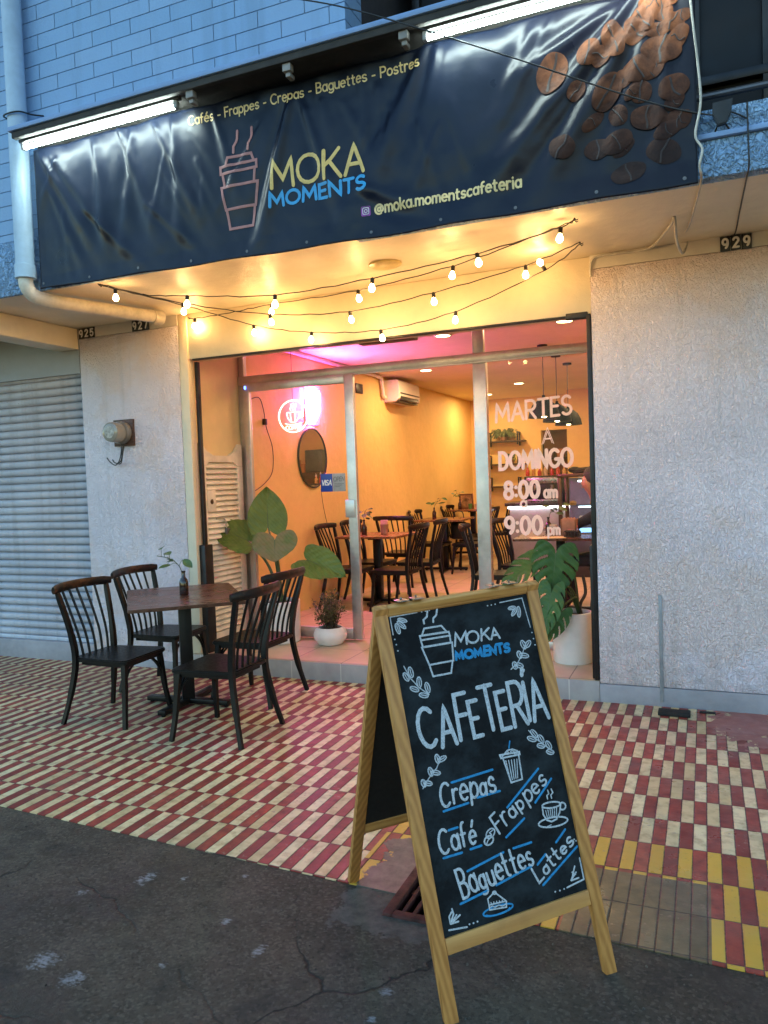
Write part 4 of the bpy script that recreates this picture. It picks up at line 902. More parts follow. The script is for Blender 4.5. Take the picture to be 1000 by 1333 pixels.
MARKS = [[0,0.0065,[[0.1513,0.0892],[0.2093,0.09],[0.2234,0.1109],[0.1401,0.1089],[0.1513,0.0892]]],[0,0.0065,[[0.1329,0.109],[0.2305,0.112],[0.2317,0.1241],[0.1339,0.1222],[0.1329,0.109]]],[0,0.0065,[[0.1339,0.1222],[0.1368,0.1435],[0.2309,0.1451],[0.2317,0.1241]]],[0,0.0065,[[0.133,0.1441],[0.2352,0.1459],[0.2282,0.1998],[0.147,0.199],[0.133,0.1441]]],[0,0.0065,[[0.147,0.199],[0.1527,0.2341],[0.2134,0.235],[0.225,0.2012]]],[0,0.007,[[0.1543,0.0745],[0.1543,0.0634],[0.1675,0.0556],[0.1722,0.0398]]],[0,0.007,[[0.1854,0.0749],[0.1869,0.0639],[0.1996,0.0554],[0.2054,0.0383]]],[0,0.004,[[0.0485,0.0912],[0.0487,0.0382],[0.1373,0.0381]]],[0,0.004,[[0.4244,0.0511],[0.5074,0.0487],[0.5162,0.1444]]],[0,0.005,[[0.1528,0.0382],[0.1538,0.0383]]],[0,0.005,[[0.1658,0.0378],[0.1668,0.038]]],[0,0.005,[[0.1788,0.0375],[0.1798,0.0377]]],[0,0.005,[[0.0508,0.1054],[0.0517,0.1055]]],[0,0.005,[[0.0526,0.1217],[0.0536,0.1219]]],[0,0.005,[[0.054,0.1403],[0.055,0.1405]]],[0,0.005,[[0.3792,0.054],[0.3803,0.0542]]],[0,0.005,[[0.3932,0.0537],[0.3942,0.0538]]],[0,0.005,[[0.4071,0.0534],[0.4082,0.0535]]],[0,0.005,[[0.5178,0.1619],[0.5189,0.162]]],[0,0.005,[[0.5188,0.1817],[0.5199,0.1819]]],[0,0.005,[[0.5197,0.2015],[0.5209,0.2017]]],[0,0.0045,[[0.0995,0.0592],[0.096,0.0608],[0.0893,0.0601],[0.0816,0.0573],[0.0753,0.0532],[0.0723,0.0492],[0.0737,0.0465],[0.0789,0.046],[0.0864,0.0478],[0.0938,0.0514],[0.0986,0.0557],[0.0995,0.0592]]],[0,0.004,[[0.0778,0.0499],[0.094,0.0568]]],[0,0.0045,[[0.092,0.0788],[0.0876,0.0788],[0.0811,0.0749],[0.0746,0.0684],[0.07,0.0613],[0.0688,0.0558],[0.0715,0.0537],[0.0772,0.0557],[0.084,0.0611],[0.0898,0.0683],[0.0928,0.0748],[0.092,0.0788]]],[0,0.004,[[0.0742,0.0592],[0.0875,0.0739]]],[0,0.0045,[[0.0695,0.0914],[0.0657,0.0895],[0.0622,0.0831],[0.0601,0.0745],[0.06,0.0662],[0.0619,0.061],[0.0654,0.0604],[0.0691,0.0647],[0.0721,0.0725],[0.0733,0.0814],[0.0723,0.0884],[0.0695,0.0914]]],[0,0.004,[[0.0647,0.0663],[0.0683,0.0852]]],[0,0.0045,[[0.4503,0.0744],[0.4526,0.0715],[0.4585,0.0696],[0.4663,0.0691],[0.4735,0.0704],[0.4777,0.0729],[0.4776,0.0759],[0.4732,0.0785],[0.466,0.0797],[0.4583,0.0792],[0.4524,0.0773],[0.4503,0.0744]]],[0,0.004,[[0.4726,0.0744],[0.4558,0.0744]]],[0,0.0045,[[0.4586,0.0987],[0.4578,0.095],[0.4608,0.0891],[0.4667,0.0826],[0.4734,0.0777],[0.479,0.076],[0.4816,0.0779],[0.4804,0.0829],[0.4758,0.0894],[0.4692,0.0953],[0.4628,0.0988],[0.4586,0.0987]]],[0,0.004,[[0.4763,0.0809],[0.463,0.0942]]],[0,0.0045,[[0.4839,0.107],[0.4809,0.1041],[0.4796,0.0967],[0.4804,0.0873],[0.4829,0.0787],[0.4865,0.0738],[0.49,0.0741],[0.4922,0.0795],[0.4925,0.0882],[0.4908,0.0976],[0.4876,0.1046],[0.4839,0.107]]],[0,0.004,[[0.4875,0.08],[0.4848,0.1003]]],[0,0.004,[[0.0647,0.1878],[0.0776,0.2242],[0.101,0.2581],[0.1287,0.2838]]],[0,0.0045,[[0.071,0.2325],[0.0664,0.2316],[0.0618,0.227],[0.0584,0.2201],[0.0575,0.2131],[0.0592,0.2082],[0.0631,0.207],[0.0679,0.2099],[0.0721,0.2159],[0.0743,0.2232],[0.0739,0.2294],[0.071,0.2325]]],[0,0.004,[[0.063,0.2122],[0.069,0.2274]]],[0,0.0045,[[0.0845,0.225],[0.0803,0.2227],[0.077,0.2162],[0.0756,0.2075],[0.0765,0.1994],[0.0796,0.1944],[0.0837,0.1942],[0.0876,0.1987],[0.0901,0.2067],[0.0903,0.2155],[0.0882,0.2223],[0.0845,0.225]]],[0,0.004,[[0.0822,0.1999],[0.0839,0.2187]]],[0,0.0045,[[0.0983,0.2668],[0.0943,0.2687],[0.0875,0.2678],[0.0801,0.2643],[0.0745,0.2594],[0.0724,0.2545],[0.0744,0.2513],[0.08,0.2508],[0.0874,0.2531],[0.0942,0.2575],[0.0983,0.2626],[0.0983,0.2668]]],[0,0.004,[[0.078,0.2555],[0.0932,0.264]]],[0,0.0045,[[0.1025,0.2583],[0.0987,0.2554],[0.0967,0.2485],[0.097,0.2398],[0.0995,0.232],[0.1035,0.2276],[0.1076,0.2281],[0.1107,0.2332],[0.1116,0.2414],[0.1101,0.25],[0.1067,0.2563],[0.1025,0.2583]]],[0,0.004,[[0.105,0.2334],[0.1031,0.2521]]],[0,0.0045,[[0.1251,0.2878],[0.1215,0.2903],[0.1146,0.2904],[0.1067,0.2881],[0.1001,0.2841],[0.0971,0.2796],[0.0986,0.2761],[0.104,0.2747],[0.1117,0.2759],[0.1193,0.2792],[0.1243,0.2836],[0.1251,0.2878]]],[0,0.004,[[0.1028,0.2797],[0.1195,0.2857]]],[0,0.0045,[[0.1292,0.2788],[0.125,0.2765],[0.1216,0.27],[0.1202,0.2613],[0.1212,0.2532],[0.1243,0.2483],[0.1285,0.248],[0.1325,0.2526],[0.1349,0.2606],[0.1351,0.2694],[0.133,0.2762],[0.1292,0.2788]]],[0,0.004,[[0.1269,0.2538],[0.1286,0.2726]]],[0,0.004,[[0.418,0.261],[0.447,0.2447],[0.4698,0.2197],[0.4885,0.1888]]],[0,0.0045,[[0.4361,0.2636],[0.4314,0.2623],[0.4275,0.2577],[0.4257,0.2513],[0.4266,0.2451],[0.4298,0.2411],[0.4344,0.2405],[0.4389,0.2436],[0.4418,0.2493],[0.4423,0.2559],[0.4402,0.2612],[0.4361,0.2636]]],[0,0.004,[[0.4328,0.245],[0.4353,0.2589]]],[0,0.0045,[[0.462,0.2611],[0.4578,0.2633],[0.4512,0.2629],[0.4443,0.2599],[0.4393,0.2553],[0.4377,0.2506],[0.4402,0.2472],[0.4458,0.2462],[0.4528,0.248],[0.459,0.252],[0.4624,0.2568],[0.462,0.2611]]],[0,0.004,[[0.4432,0.2511],[0.4572,0.2586]]],[0,0.0045,[[0.4599,0.2342],[0.4551,0.2329],[0.4512,0.2283],[0.4494,0.2218],[0.4503,0.2156],[0.4535,0.2115],[0.4582,0.2109],[0.4627,0.214],[0.4657,0.2197],[0.4662,0.2264],[0.464,0.2317],[0.4599,0.2342]]],[0,0.004,[[0.4566,0.2154],[0.4591,0.2295]]],[0,0.0045,[[0.4891,0.2329],[0.485,0.2356],[0.4772,0.2358],[0.4683,0.2334],[0.4611,0.2292],[0.4579,0.2245],[0.4596,0.2207],[0.4657,0.2192],[0.4744,0.2203],[0.4828,0.2238],[0.4883,0.2284],[0.4891,0.2329]]],[0,0.004,[[0.4643,0.2245],[0.4829,0.2308]]],[0,0.0045,[[0.4825,0.2084],[0.4775,0.2071],[0.4728,0.2018],[0.47,0.1942],[0.4699,0.1866],[0.4726,0.1816],[0.4771,0.1806],[0.4822,0.1841],[0.4861,0.1908],[0.4876,0.1987],[0.4863,0.2053],[0.4825,0.2084]]],[0,0.004,[[0.4762,0.1861],[0.4809,0.2028]]],[0,0.0045,[[0.4863,0.2039],[0.4844,0.1999],[0.486,0.1943],[0.4907,0.189],[0.4969,0.1854],[0.5027,0.1849],[0.5063,0.1876],[0.5064,0.1926],[0.5031,0.1983],[0.4974,0.203],[0.4912,0.205],[0.4863,0.2039]]],[0,0.004,[[0.5011,0.1895],[0.49,0.2003]]],[0,0.004,[[0.0566,0.5411],[0.0813,0.5164],[0.1107,0.4946],[0.1317,0.4661]]],[0,0.0045,[[0.0639,0.5378],[0.0597,0.5364],[0.0563,0.5321],[0.0546,0.5262],[0.0551,0.5206],[0.0579,0.517],[0.0618,0.5167],[0.0658,0.5197],[0.0685,0.525],[0.0691,0.531],[0.0674,0.5358],[0.0639,0.5378]]],[0,0.004,[[0.0606,0.5207],[0.0631,0.5335]]],[0,0.0045,[[0.0873,0.5349],[0.0841,0.5373],[0.0784,0.5376],[0.0719,0.5355],[0.0667,0.5319],[0.0645,0.5277],[0.0659,0.5244],[0.0705,0.523],[0.0768,0.5239],[0.0829,0.5269],[0.0868,0.531],[0.0873,0.5349]]],[0,0.004,[[0.0692,0.5277],[0.0827,0.5331]]],[0,0.0045,[[0.0907,0.5137],[0.0866,0.5117],[0.0834,0.5062],[0.0821,0.499],[0.0832,0.4923],[0.0863,0.4883],[0.0903,0.4883],[0.0941,0.4922],[0.0964,0.4988],[0.0965,0.5061],[0.0944,0.5116],[0.0907,0.5137]]],[0,0.004,[[0.0887,0.493],[0.0902,0.5085]]],[0,0.0045,[[0.1194,0.512],[0.1159,0.5143],[0.1091,0.5142],[0.1013,0.5117],[0.0949,0.5075],[0.0919,0.5031],[0.0933,0.4998],[0.0987,0.4986],[0.1063,0.5],[0.1137,0.5035],[0.1186,0.5079],[0.1194,0.512]]],[0,0.004,[[0.0975,0.5034],[0.1139,0.5098]]],[0,0.0045,[[0.1195,0.4829],[0.1154,0.4808],[0.1122,0.4753],[0.1109,0.468],[0.112,0.4613],[0.1151,0.4573],[0.1192,0.4572],[0.1231,0.4612],[0.1254,0.4678],[0.1255,0.4751],[0.1233,0.4807],[0.1195,0.4829]]],[0,0.004,[[0.1176,0.462],[0.119,0.4776]]],[0,0.0045,[[0.1189,0.4766],[0.1198,0.4726],[0.1248,0.4688],[0.1323,0.4662],[0.14,0.4659],[0.1454,0.4678],[0.1468,0.4713],[0.1437,0.4754],[0.1372,0.4787],[0.1293,0.4802],[0.1225,0.4794],[0.1189,0.4766]]],[0,0.004,[[0.1411,0.4708],[0.1245,0.4751]]],[0,0.004,[[0.4366,0.4539],[0.4572,0.4839],[0.4844,0.5108],[0.5074,0.5321]]],[0,0.0045,[[0.4608,0.479],[0.4557,0.4787],[0.4497,0.4745],[0.4448,0.4679],[0.4425,0.4608],[0.4435,0.4556],[0.4475,0.4539],[0.4533,0.4562],[0.459,0.4619],[0.4628,0.4691],[0.4634,0.4755],[0.4608,0.479]]],[0,0.004,[[0.4483,0.4592],[0.4577,0.4741]]],[0,0.0045,[[0.4552,0.4883],[0.4507,0.4901],[0.4432,0.4889],[0.4352,0.4851],[0.4291,0.4798],[0.4269,0.4747],[0.4292,0.4715],[0.4354,0.4712],[0.4435,0.4738],[0.4509,0.4786],[0.4552,0.484],[0.4552,0.4883]]],[0,0.004,[[0.433,0.4759],[0.4496,0.4852]]],[0,0.0045,[[0.4784,0.5006],[0.4734,0.4995],[0.4683,0.4945],[0.4648,0.4873],[0.464,0.48],[0.4661,0.4751],[0.4704,0.474],[0.4757,0.4772],[0.4802,0.4836],[0.4825,0.4911],[0.4818,0.4975],[0.4784,0.5006]]],[0,0.004,[[0.4701,0.4793],[0.4763,0.4953]]],[0,0.0045,[[0.481,0.5121],[0.4774,0.5147],[0.4709,0.515],[0.4636,0.5128],[0.4578,0.5089],[0.4554,0.5045],[0.4571,0.501],[0.4623,0.4995],[0.4695,0.5004],[0.4763,0.5036],[0.4806,0.5079],[0.481,0.5121]]],[0,0.004,[[0.4608,0.5045],[0.476,0.5102]]],[0,0.0045,[[0.5009,0.5241],[0.4958,0.523],[0.4907,0.518],[0.4872,0.5108],[0.4864,0.5035],[0.4885,0.4986],[0.4929,0.4976],[0.4981,0.5007],[0.5026,0.5071],[0.5049,0.5147],[0.5043,0.521],[0.5009,0.5241]]],[0,0.004,[[0.4925,0.5029],[0.4988,0.5188]]],[0,0.0045,[[0.5088,0.5368],[0.5052,0.5394],[0.4986,0.5397],[0.4913,0.5375],[0.4855,0.5336],[0.483,0.5292],[0.4847,0.5256],[0.49,0.5241],[0.4973,0.5251],[0.5041,0.5283],[0.5085,0.5327],[0.5088,0.5368]]],[0,0.004,[[0.4885,0.5291],[0.5037,0.5349]]],[0,0.012,[[0.4491,0.2835],[0.4604,0.2711]]],[0,0.005,[[0.3257,0.5121],[0.3356,0.5054],[0.3505,0.4955],[0.3681,0.4957],[0.3839,0.5039],[0.3883,0.5157]]],[0,0.006,[[0.3221,0.5036],[0.39,0.5083],[0.3903,0.5161],[0.324,0.5135],[0.3221,0.5036]]],[0,0.006,[[0.3302,0.5137],[0.3427,0.5896],[0.3818,0.588],[0.3856,0.5151]]],[0,0.004,[[0.3384,0.5238],[0.3416,0.5823]]],[0,0.004,[[0.348,0.5247],[0.348,0.582]]],[0,0.004,[[0.3576,0.5256],[0.3544,0.5817]]],[0,0.004,[[0.3673,0.5266],[0.3608,0.5814]]],[0,0.004,[[0.377,0.5275],[0.3672,0.5811]]],[1,0.007,[[0.3572,0.491],[0.3646,0.471]]],[0,0.004,[[0.3547,0.5048],[0.3537,0.5062],[0.3515,0.507],[0.3486,0.507],[0.3458,0.5062],[0.3437,0.5047],[0.3427,0.503],[0.343,0.5014],[0.3447,0.5002],[0.3473,0.4998],[0.3502,0.5002],[0.3528,0.5014],[0.3544,0.503],[0.3547,0.5048]]],[0,0.004,[[0.3723,0.505],[0.3712,0.5064],[0.369,0.5072],[0.3662,0.5072],[0.3634,0.5064],[0.3612,0.505],[0.3602,0.5032],[0.3606,0.5016],[0.3622,0.5004],[0.3648,0.5],[0.3678,0.5005],[0.3703,0.5016],[0.372,0.5033],[0.3723,0.505]]],[0,0.004,[[0.3816,0.5106],[0.3808,0.5118],[0.379,0.5125],[0.3768,0.5125],[0.3746,0.5119],[0.3729,0.5107],[0.3722,0.5093],[0.3725,0.5079],[0.3738,0.5069],[0.3758,0.5066],[0.3781,0.5069],[0.3801,0.5078],[0.3814,0.5092],[0.3816,0.5106]]],[0,0.006,[[0.4947,0.6878],[0.4923,0.6907],[0.4858,0.6926],[0.4762,0.6934],[0.4648,0.6929],[0.4531,0.6911],[0.4428,0.6884],[0.435,0.6851],[0.431,0.6817],[0.4313,0.6785],[0.4357,0.6761],[0.4437,0.6747],[0.4543,0.6745],[0.4661,0.6756],[0.4774,0.6779],[0.4867,0.6809],[0.4927,0.6844],[0.4947,0.6878]]],[0,0.006,[[0.4308,0.681],[0.4287,0.704],[0.4371,0.7225],[0.4523,0.731],[0.4719,0.7276],[0.486,0.7121],[0.4953,0.6894]]],[0,0.006,[[0.4985,0.686],[0.5038,0.6867],[0.5084,0.6893],[0.5114,0.6933],[0.5122,0.6979],[0.5106,0.7023],[0.507,0.7055],[0.502,0.7069],[0.4967,0.7063],[0.4921,0.7038]]],[0,0.006,[[0.5092,0.7386],[0.5068,0.7424],[0.4999,0.7455],[0.4893,0.7475],[0.4759,0.7482],[0.4609,0.7476],[0.4457,0.7457],[0.4315,0.7428],[0.4198,0.739],[0.4113,0.7348],[0.407,0.7304],[0.4071,0.7264],[0.4117,0.7229],[0.4203,0.7203],[0.4322,0.719],[0.4464,0.7188],[0.4617,0.72],[0.4767,0.7224],[0.49,0.7258],[0.5004,0.7298],[0.507,0.7342],[0.5092,0.7386]]],[0,0.005,[[0.4543,0.6642],[0.454,0.654],[0.4622,0.65],[0.4604,0.6394]]],[0,0.005,[[0.4686,0.6652],[0.4681,0.6555],[0.4766,0.6504],[0.4736,0.6389]]],[0,0.0035,[[0.4396,0.6949],[0.4409,0.7188]]],[0,0.0035,[[0.4475,0.695],[0.4473,0.7192]]],[0,0.0035,[[0.4554,0.6952],[0.4537,0.7195]]],[0,0.0035,[[0.4633,0.6953],[0.4601,0.7199]]],[0,0.0035,[[0.4712,0.6955],[0.4665,0.7203]]],[0,0.0035,[[0.4792,0.6956],[0.4729,0.7207]]],[0,0.0035,[[0.4487,0.7395],[0.4266,0.7422]]],[0,0.005,[[0.2506,0.7207],[0.2446,0.724],[0.2382,0.7253],[0.2326,0.7245],[0.2287,0.7216],[0.2271,0.7173],[0.2282,0.7121],[0.2317,0.7071],[0.2371,0.703],[0.2435,0.7006],[0.2496,0.7004],[0.2546,0.7022],[0.2574,0.7059],[0.2576,0.7108],[0.2552,0.7161],[0.2506,0.7207]]],[0,0.004,[[0.2559,0.7042],[0.2396,0.7104],[0.245,0.7163],[0.2288,0.7224]]],[0,0.006,[[0.2462,0.7223],[0.2485,0.7276],[0.2473,0.7335],[0.2428,0.7386],[0.2362,0.7418],[0.2288,0.7424],[0.2225,0.7402],[0.2185,0.7357],[0.218,0.73],[0.2208,0.7243],[0.2265,0.72],[0.2338,0.718],[0.2408,0.7189],[0.2462,0.7223]]],[0,0.004,[[0.2451,0.722],[0.2297,0.7305],[0.2235,0.7402]]],[1,0.011,[[0.149,0.545],[0.2884,0.5391]]],[1,0.011,[[0.1077,0.6174],[0.1907,0.6131]]],[1,0.011,[[0.2226,0.6052],[0.2991,0.6041]]],[1,0.011,[[0.1125,0.6718],[0.142,0.6707]]],[1,0.011,[[0.0818,0.7414],[0.1413,0.7414]]],[1,0.011,[[0.1699,0.7394],[0.2066,0.7381]]],[1,0.011,[[0.3135,0.6557],[0.4431,0.5709]]],[1,0.011,[[0.2914,0.7365],[0.3625,0.6995]]],[1,0.011,[[0.4098,0.6642],[0.4809,0.6095]]],[1,0.011,[[0.148,0.7947],[0.2725,0.7743]]],[1,0.011,[[0.3072,0.7719],[0.37,0.7708]]],[1,0.011,[[0.2303,0.8556],[0.3545,0.8356]]],[1,0.011,[[0.1083,0.874],[0.2002,0.8623]]],[1,0.011,[[0.3766,0.8368],[0.4099,0.8157]]],[1,0.011,[[0.4537,0.7922],[0.4933,0.7641]]],[1,0.011,[[0.3816,0.8969],[0.5226,0.8216]]],[0,0.005,[[0.1952,0.8846],[0.2199,0.8722],[0.2523,0.906],[0.1954,0.9012],[0.1952,0.8846]]],[0,0.005,[[0.1954,0.9012],[0.195,0.9147],[0.2493,0.9218],[0.2523,0.906]]],[0,0.004,[[0.2252,0.8753],[0.2241,0.877],[0.222,0.878],[0.2193,0.878],[0.2166,0.8771],[0.2147,0.8753],[0.2138,0.8732],[0.2143,0.8712],[0.2159,0.8698],[0.2184,0.8693],[0.2211,0.8698],[0.2235,0.8712],[0.225,0.8732],[0.2252,0.8753]]],[0,0.004,[[0.1952,0.9082],[0.2054,0.9067],[0.2141,0.9124],[0.2246,0.9099],[0.2367,0.9155],[0.2499,0.9137]]],[1,0.008,[[0.2708,0.9228],[0.2691,0.9263],[0.2631,0.9295],[0.2534,0.932],[0.2409,0.9336],[0.2267,0.9341],[0.212,0.9336],[0.1982,0.9321],[0.1865,0.9297],[0.1779,0.9267],[0.1732,0.9232],[0.1726,0.9197],[0.1764,0.9164],[0.1841,0.9135],[0.1951,0.9114],[0.2085,0.9103],[0.2231,0.9102],[0.2376,0.9112],[0.2506,0.9131],[0.2611,0.9159],[0.2681,0.9192],[0.2708,0.9228]]],[1,0.007,[[0.2584,0.9263],[0.2572,0.9284],[0.253,0.9303],[0.2461,0.9319],[0.2372,0.9329],[0.2269,0.9334],[0.2161,0.9332],[0.2057,0.9324],[0.1966,0.9311],[0.1893,0.9294],[0.1846,0.9274],[0.1828,0.9252]]],[0,0.0035,[[0.2032,0.8962],[0.2032,0.9017]]],[0,0.0035,[[0.2123,0.8971],[0.2123,0.9026]]],[0,0.0035,[[0.2214,0.898],[0.2214,0.9035]]],[0,0.0035,[[0.2305,0.8989],[0.2306,0.9044]]],[0,0.0035,[[0.2397,0.8998],[0.2397,0.9053]]],[0,0.006,[[0.0599,0.931],[0.1155,0.9386]]],[0,0.006,[[0.5431,0.8562],[0.5233,0.9181],[0.4598,0.9251]]],[0,0.006,[[0.1243,0.9336],[0.1249,0.9338]]],[0,0.006,[[0.1372,0.9341],[0.1378,0.9343]]],[0,0.006,[[0.1502,0.9335],[0.1509,0.9337]]],[0,0.006,[[0.4169,0.9253],[0.4176,0.9255]]],[0,0.006,[[0.433,0.9263],[0.4337,0.9265]]],[0,0.006,[[0.4488,0.9261],[0.4495,0.9262]]],[0,0.006,[[0.5269,0.805],[0.5276,0.8052]]],[0,0.006,[[0.5172,0.7996],[0.5179,0.7998]]],[0,0.006,[[0.0674,0.9162],[0.067,0.8973],[0.0768,0.8867]]],[0,0.006,[[0.0674,0.9162],[0.0818,0.8935],[0.0796,0.8794]]],[0,0.006,[[0.0686,0.9165],[0.0902,0.8986]]],[0,0.006,[[0.0686,0.9165],[0.1005,0.9015]]],[0,0.006,[[0.0686,0.9165],[0.0927,0.917]]],[0,0.006,[[0.4784,0.9088],[0.5009,0.8918]]],[0,0.006,[[0.4795,0.9103],[0.5003,0.8742]]],[0,0.006,[[0.4818,0.9098],[0.5059,0.9093]]],[0,0.006,[[0.4784,0.9088],[0.4866,0.8995]]],[0,0.006,[[0.4873,0.8881],[0.4975,0.8966]]]]
cw, cb = MB(), MB()
rj = random.Random(5)
for col, w, P in MARKS:
    w *= .62 if col else .85
    ribbon(cb if col else cw, [(max(.045, min(WID-.045, x)), min(.944, max(.036, y))) for x, y in P], w, cf, .008, .0007)
for s_, A_, B2, T_, w, col in CHALK:
    up = (T_[0]-A_[0], T_[1]-A_[1]); dx, dy = B2[0]-A_[0], B2[1]-A_[1]; l = math.hypot(dx, dy); hgt = math.hypot(*up)
    nx, ny = dy/l, -dx/l
    upv = (nx*hgt*.55+up[0]*.45, ny*hgt*.55+up[1]*.45)
    tgt = cb if col else cw
    hw = not s_.isupper(); text_on(tgt, s_, A_, (min(B2[0], WID-.05), B2[1]), hgt, w*(.62 if hw else .80), cf, up=upv, gap=.26 if hw else .17, jitter=.02 if hw else .012, hand=hw)
    if s_.startswith('CAF'):
        for k in (): text_on(tgt, s_, (A_[0]+.003*k, A_[1]+.002), (B2[0]+.003*k-.004, B2[1]+.002), hgt, w*.4, lambda u, v, h: cf(u, v, h+.0012), up=upv, gap=.2, jitter=.006)
obj('white_chalk_drawing', cw, M_CHW, panel, True); obj('blue_chalk_drawing', cb, M_CHB, panel, True)

# ================================================================== FURNITURE
M_CHAIR = plain('black_chair_paint', (.0055, .005, .0048), .38, metal=0.0, var=.35, vs=14, spec=.28)
M_WORN = NT('worn_chair_rail'); _v = M_WORN.coord((3, 3, 3)); _f = M_WORN.mr(M_WORN.noise(_v, 3.2, 5, .65), .50, .62); M_WORN = M_WORN.set(color=M_WORN.mix(_f, (.006, .005, .005, 1), (.055, .022, .010, 1)), rough=.36, spec=.35)
M_TOP = wood('brown_table_top', (.075, .030, .016), (.125, .052, .028), (9, 2, 9), .3, 2, 0.0, .2)
M_TOPI = wood('amber_table_top', (.16, .06, .022), (.27, .115, .045), (9, 2, 9), .28, 4)
def chair(label, loc, rz, group):
    r = thing('spindle_chair', label, 'chair', loc, rz, group); S = .42
    # seat: rounded dished plate, front (+x) wider
    poly = []
    for cx, cy, a0 in ((.185, .175, 0), (-.165, .145, 90), (-.165, -.145, 180), (.185, -.175, 270)):
        for a in (0, 22, 45, 67, 90): poly.append((cx+.045*math.cos(R(a0+a)), cy+.045*math.sin(R(a0+a))))
    mb = MB(); mb.prism(poly, S-.022, S+.006, .007); obj('seat', mb, M_CHAIR, r)
    mb = MB()
    for y in (-.17, .17): mb.beam((-.16, y*.86, S-.036), (.185, y, S-.036), .022)
    mb.beam((.19, -.16, S-.036), (.19, .16, S-.036), .022); mb.beam((-.165, -.14, S-.036), (-.165, .14, S-.036), .022); obj('apron', mb, M_CHAIR, r)
    for s_ in (-1, 1):
        mb = MB(); mb.tube(smooth([(.187, s_*.178, S-.02), (.195, s_*.19, .30), (.203, s_*.208, .15), (.218, s_*.236, 0)], 4), [.022]*4+[.020]*4+[.018]*4+[.0165], 4)
        mb.tube(smooth([(.19, s_*.187, .25), (.175, s_*.165, .32), (.13, s_*.13, S-.04), (.06, s_*.11, S-.03)], 4), .008, 6)
        mb.tube(smooth([(.192, s_*.186, .25), (.19, s_*.15, .33), (.19, s_*.09, S-.04)], 4), .008, 6); obj('leg', mb, M_CHAIR, r)
        mb = MB(); mb.tube(smooth([(-.262, s_*.238, 0), (-.215, s_*.205, .2), (-.185, s_*.185, S-.01), (-.205, s_*.198, .60), (-.262, s_*.228, .845)], 4), [.017]*4+[.021]*4+[.0225]*4+[.020]*4+[.017], 4); obj('leg', mb, M_CHAIR, r)
    mb = MB(); P = []
    for i in range(13):
        y = -.272+.544*i/12; t = y/.272; P.append(Vector((-.318+.062*t*t, y, .868+.008*(1-t*t))))
    mb.tube(P, [.024]+[.031]*11+[.024], 8, flat=(1, 0, 0), sq=(1.0, .46)); obj('top_rail', mb, M_WORN, r)
    for i in range(5):
        y = -.118+.059*i; t = y*1.28/.272
        mb = MB(); mb.tube(smooth([(-.178, y, S), (-.205, y*1.12, .58), (-.318+.062*t*t, y*1.28, .862)], 4), .0088, 6); obj('spindle', mb, M_CHAIR, r)
    return r
GO, GI = 'black chairs round the pavement table', 'black chairs inside the cafe'
ch = chair('black spindle chair on the pavement nearest the roller shutter, seat facing the table', (-2.93, -1.16, 0), R(3), GO)
dup(ch, (-3.11, -.44, 0), R(4), 'black spindle chair on the pavement tucked between table and white pillar', GO)
dup(ch, (-2.06, -1.235, 0), R(181), 'black spindle chair on the pavement nearest the chalkboard, its back to the street', GO)
dup(ch, (-2.29, -.50, 0), R(178), 'black spindle chair on the pavement in front of the tall white planter', GO)
ZI = ZF
for x, y, a, lab in ((-2.92, 2.38, 2, 'black spindle chair behind the sliding door glass, nearest the entrance'), (-2.92, 3.02, -2, 'black spindle chair behind the sliding door glass, second from the entrance'),
        (-2.33, 2.33, 178, 'black spindle chair at the first inside table, turned away from the glass wall bay'), (-2.36, 3.08, 184, 'second black spindle chair on the aisle side of the first inside table'),
        (-2.95, 4.05, 88, 'black spindle chair between the first and second inside tables'), (-2.42, 5.35, 182, 'black spindle chair on the aisle side of the second inside table'), (-2.50, 6.0, 176, 'second black spindle chair beside the second inside table, further in'),
        (-3.0, 5.4, 0, 'black spindle chair against the ochre wall at the second inside table'), (-2.56, 7.35, 205, 'black spindle chair standing alone before the wall shelves'),
        (-1.24, 2.12, 10, 'black spindle chair at the window table beside the monstera'), (-1.12, 2.85, -8, 'black spindle chair at the far side of the window table'), (-3.0, 6.9, -5, 'black spindle chair at the third inside table by the wall')):
    dup(ch, (x, y, ZI), R(a), lab, GI)
def cross_table(label, loc, rz, sx, sy, mat, arms=0.0, group=None):
    r = thing('bistro_table', label, 'table', loc, rz, group)
    poly = []
    for cx, cy, a0 in ((sx/2-.03, sy/2-.03, 0), (-sx/2+.03, sy/2-.03, 90), (-sx/2+.03, -sy/2+.03, 180), (sx/2-.03, -sy/2+.03, 270)):
        for a in (0, 30, 60, 90): poly.append((cx+.03*math.cos(R(a0+a)), cy+.03*math.sin(R(a0+a))))
    mb = MB(); mb.prism(poly, .735, .757, .004); obj('table_top', mb, mat, r)
    mb = MB(); mb.box((-.042, -.042, .035), (.042, .042, .72), .006); mb.box((-.2, -.03, .714), (.2, .03, .7345), .003); mb.box((-.03, -.2, .712), (.03, .2, .733), .003); obj('post', mb, M_CHAIR, r)
    for k in range(2):
        mb = MB(); t = Matrix.Rotation(R(90*k)+arms, 4, 'Z')
        mb.box((-.32, -.03, .012+.001*k), (.32, .03, .046-.001*k), .005, t)
        for s_ in (-1, 1): mb.lathe([(.014, 0), (.016, .004), (.016, .014)], 10, t @ Matrix.Translation((s_*.295, 0, 0)))
        obj('foot', mb, M_CHAIR, r)
    return r
cross_table('dark brown bistro table on the pavement with a bottle vase on it', (-2.66, -.80, 0), R(-48.5), 1.0, .74, M_TOP, R(48.5+4))
cross_table('amber topped bistro table behind the open sliding door', (-2.70, 2.68, ZI), 0, .72, .72, M_TOPI, R(3), 'tables inside the cafe')
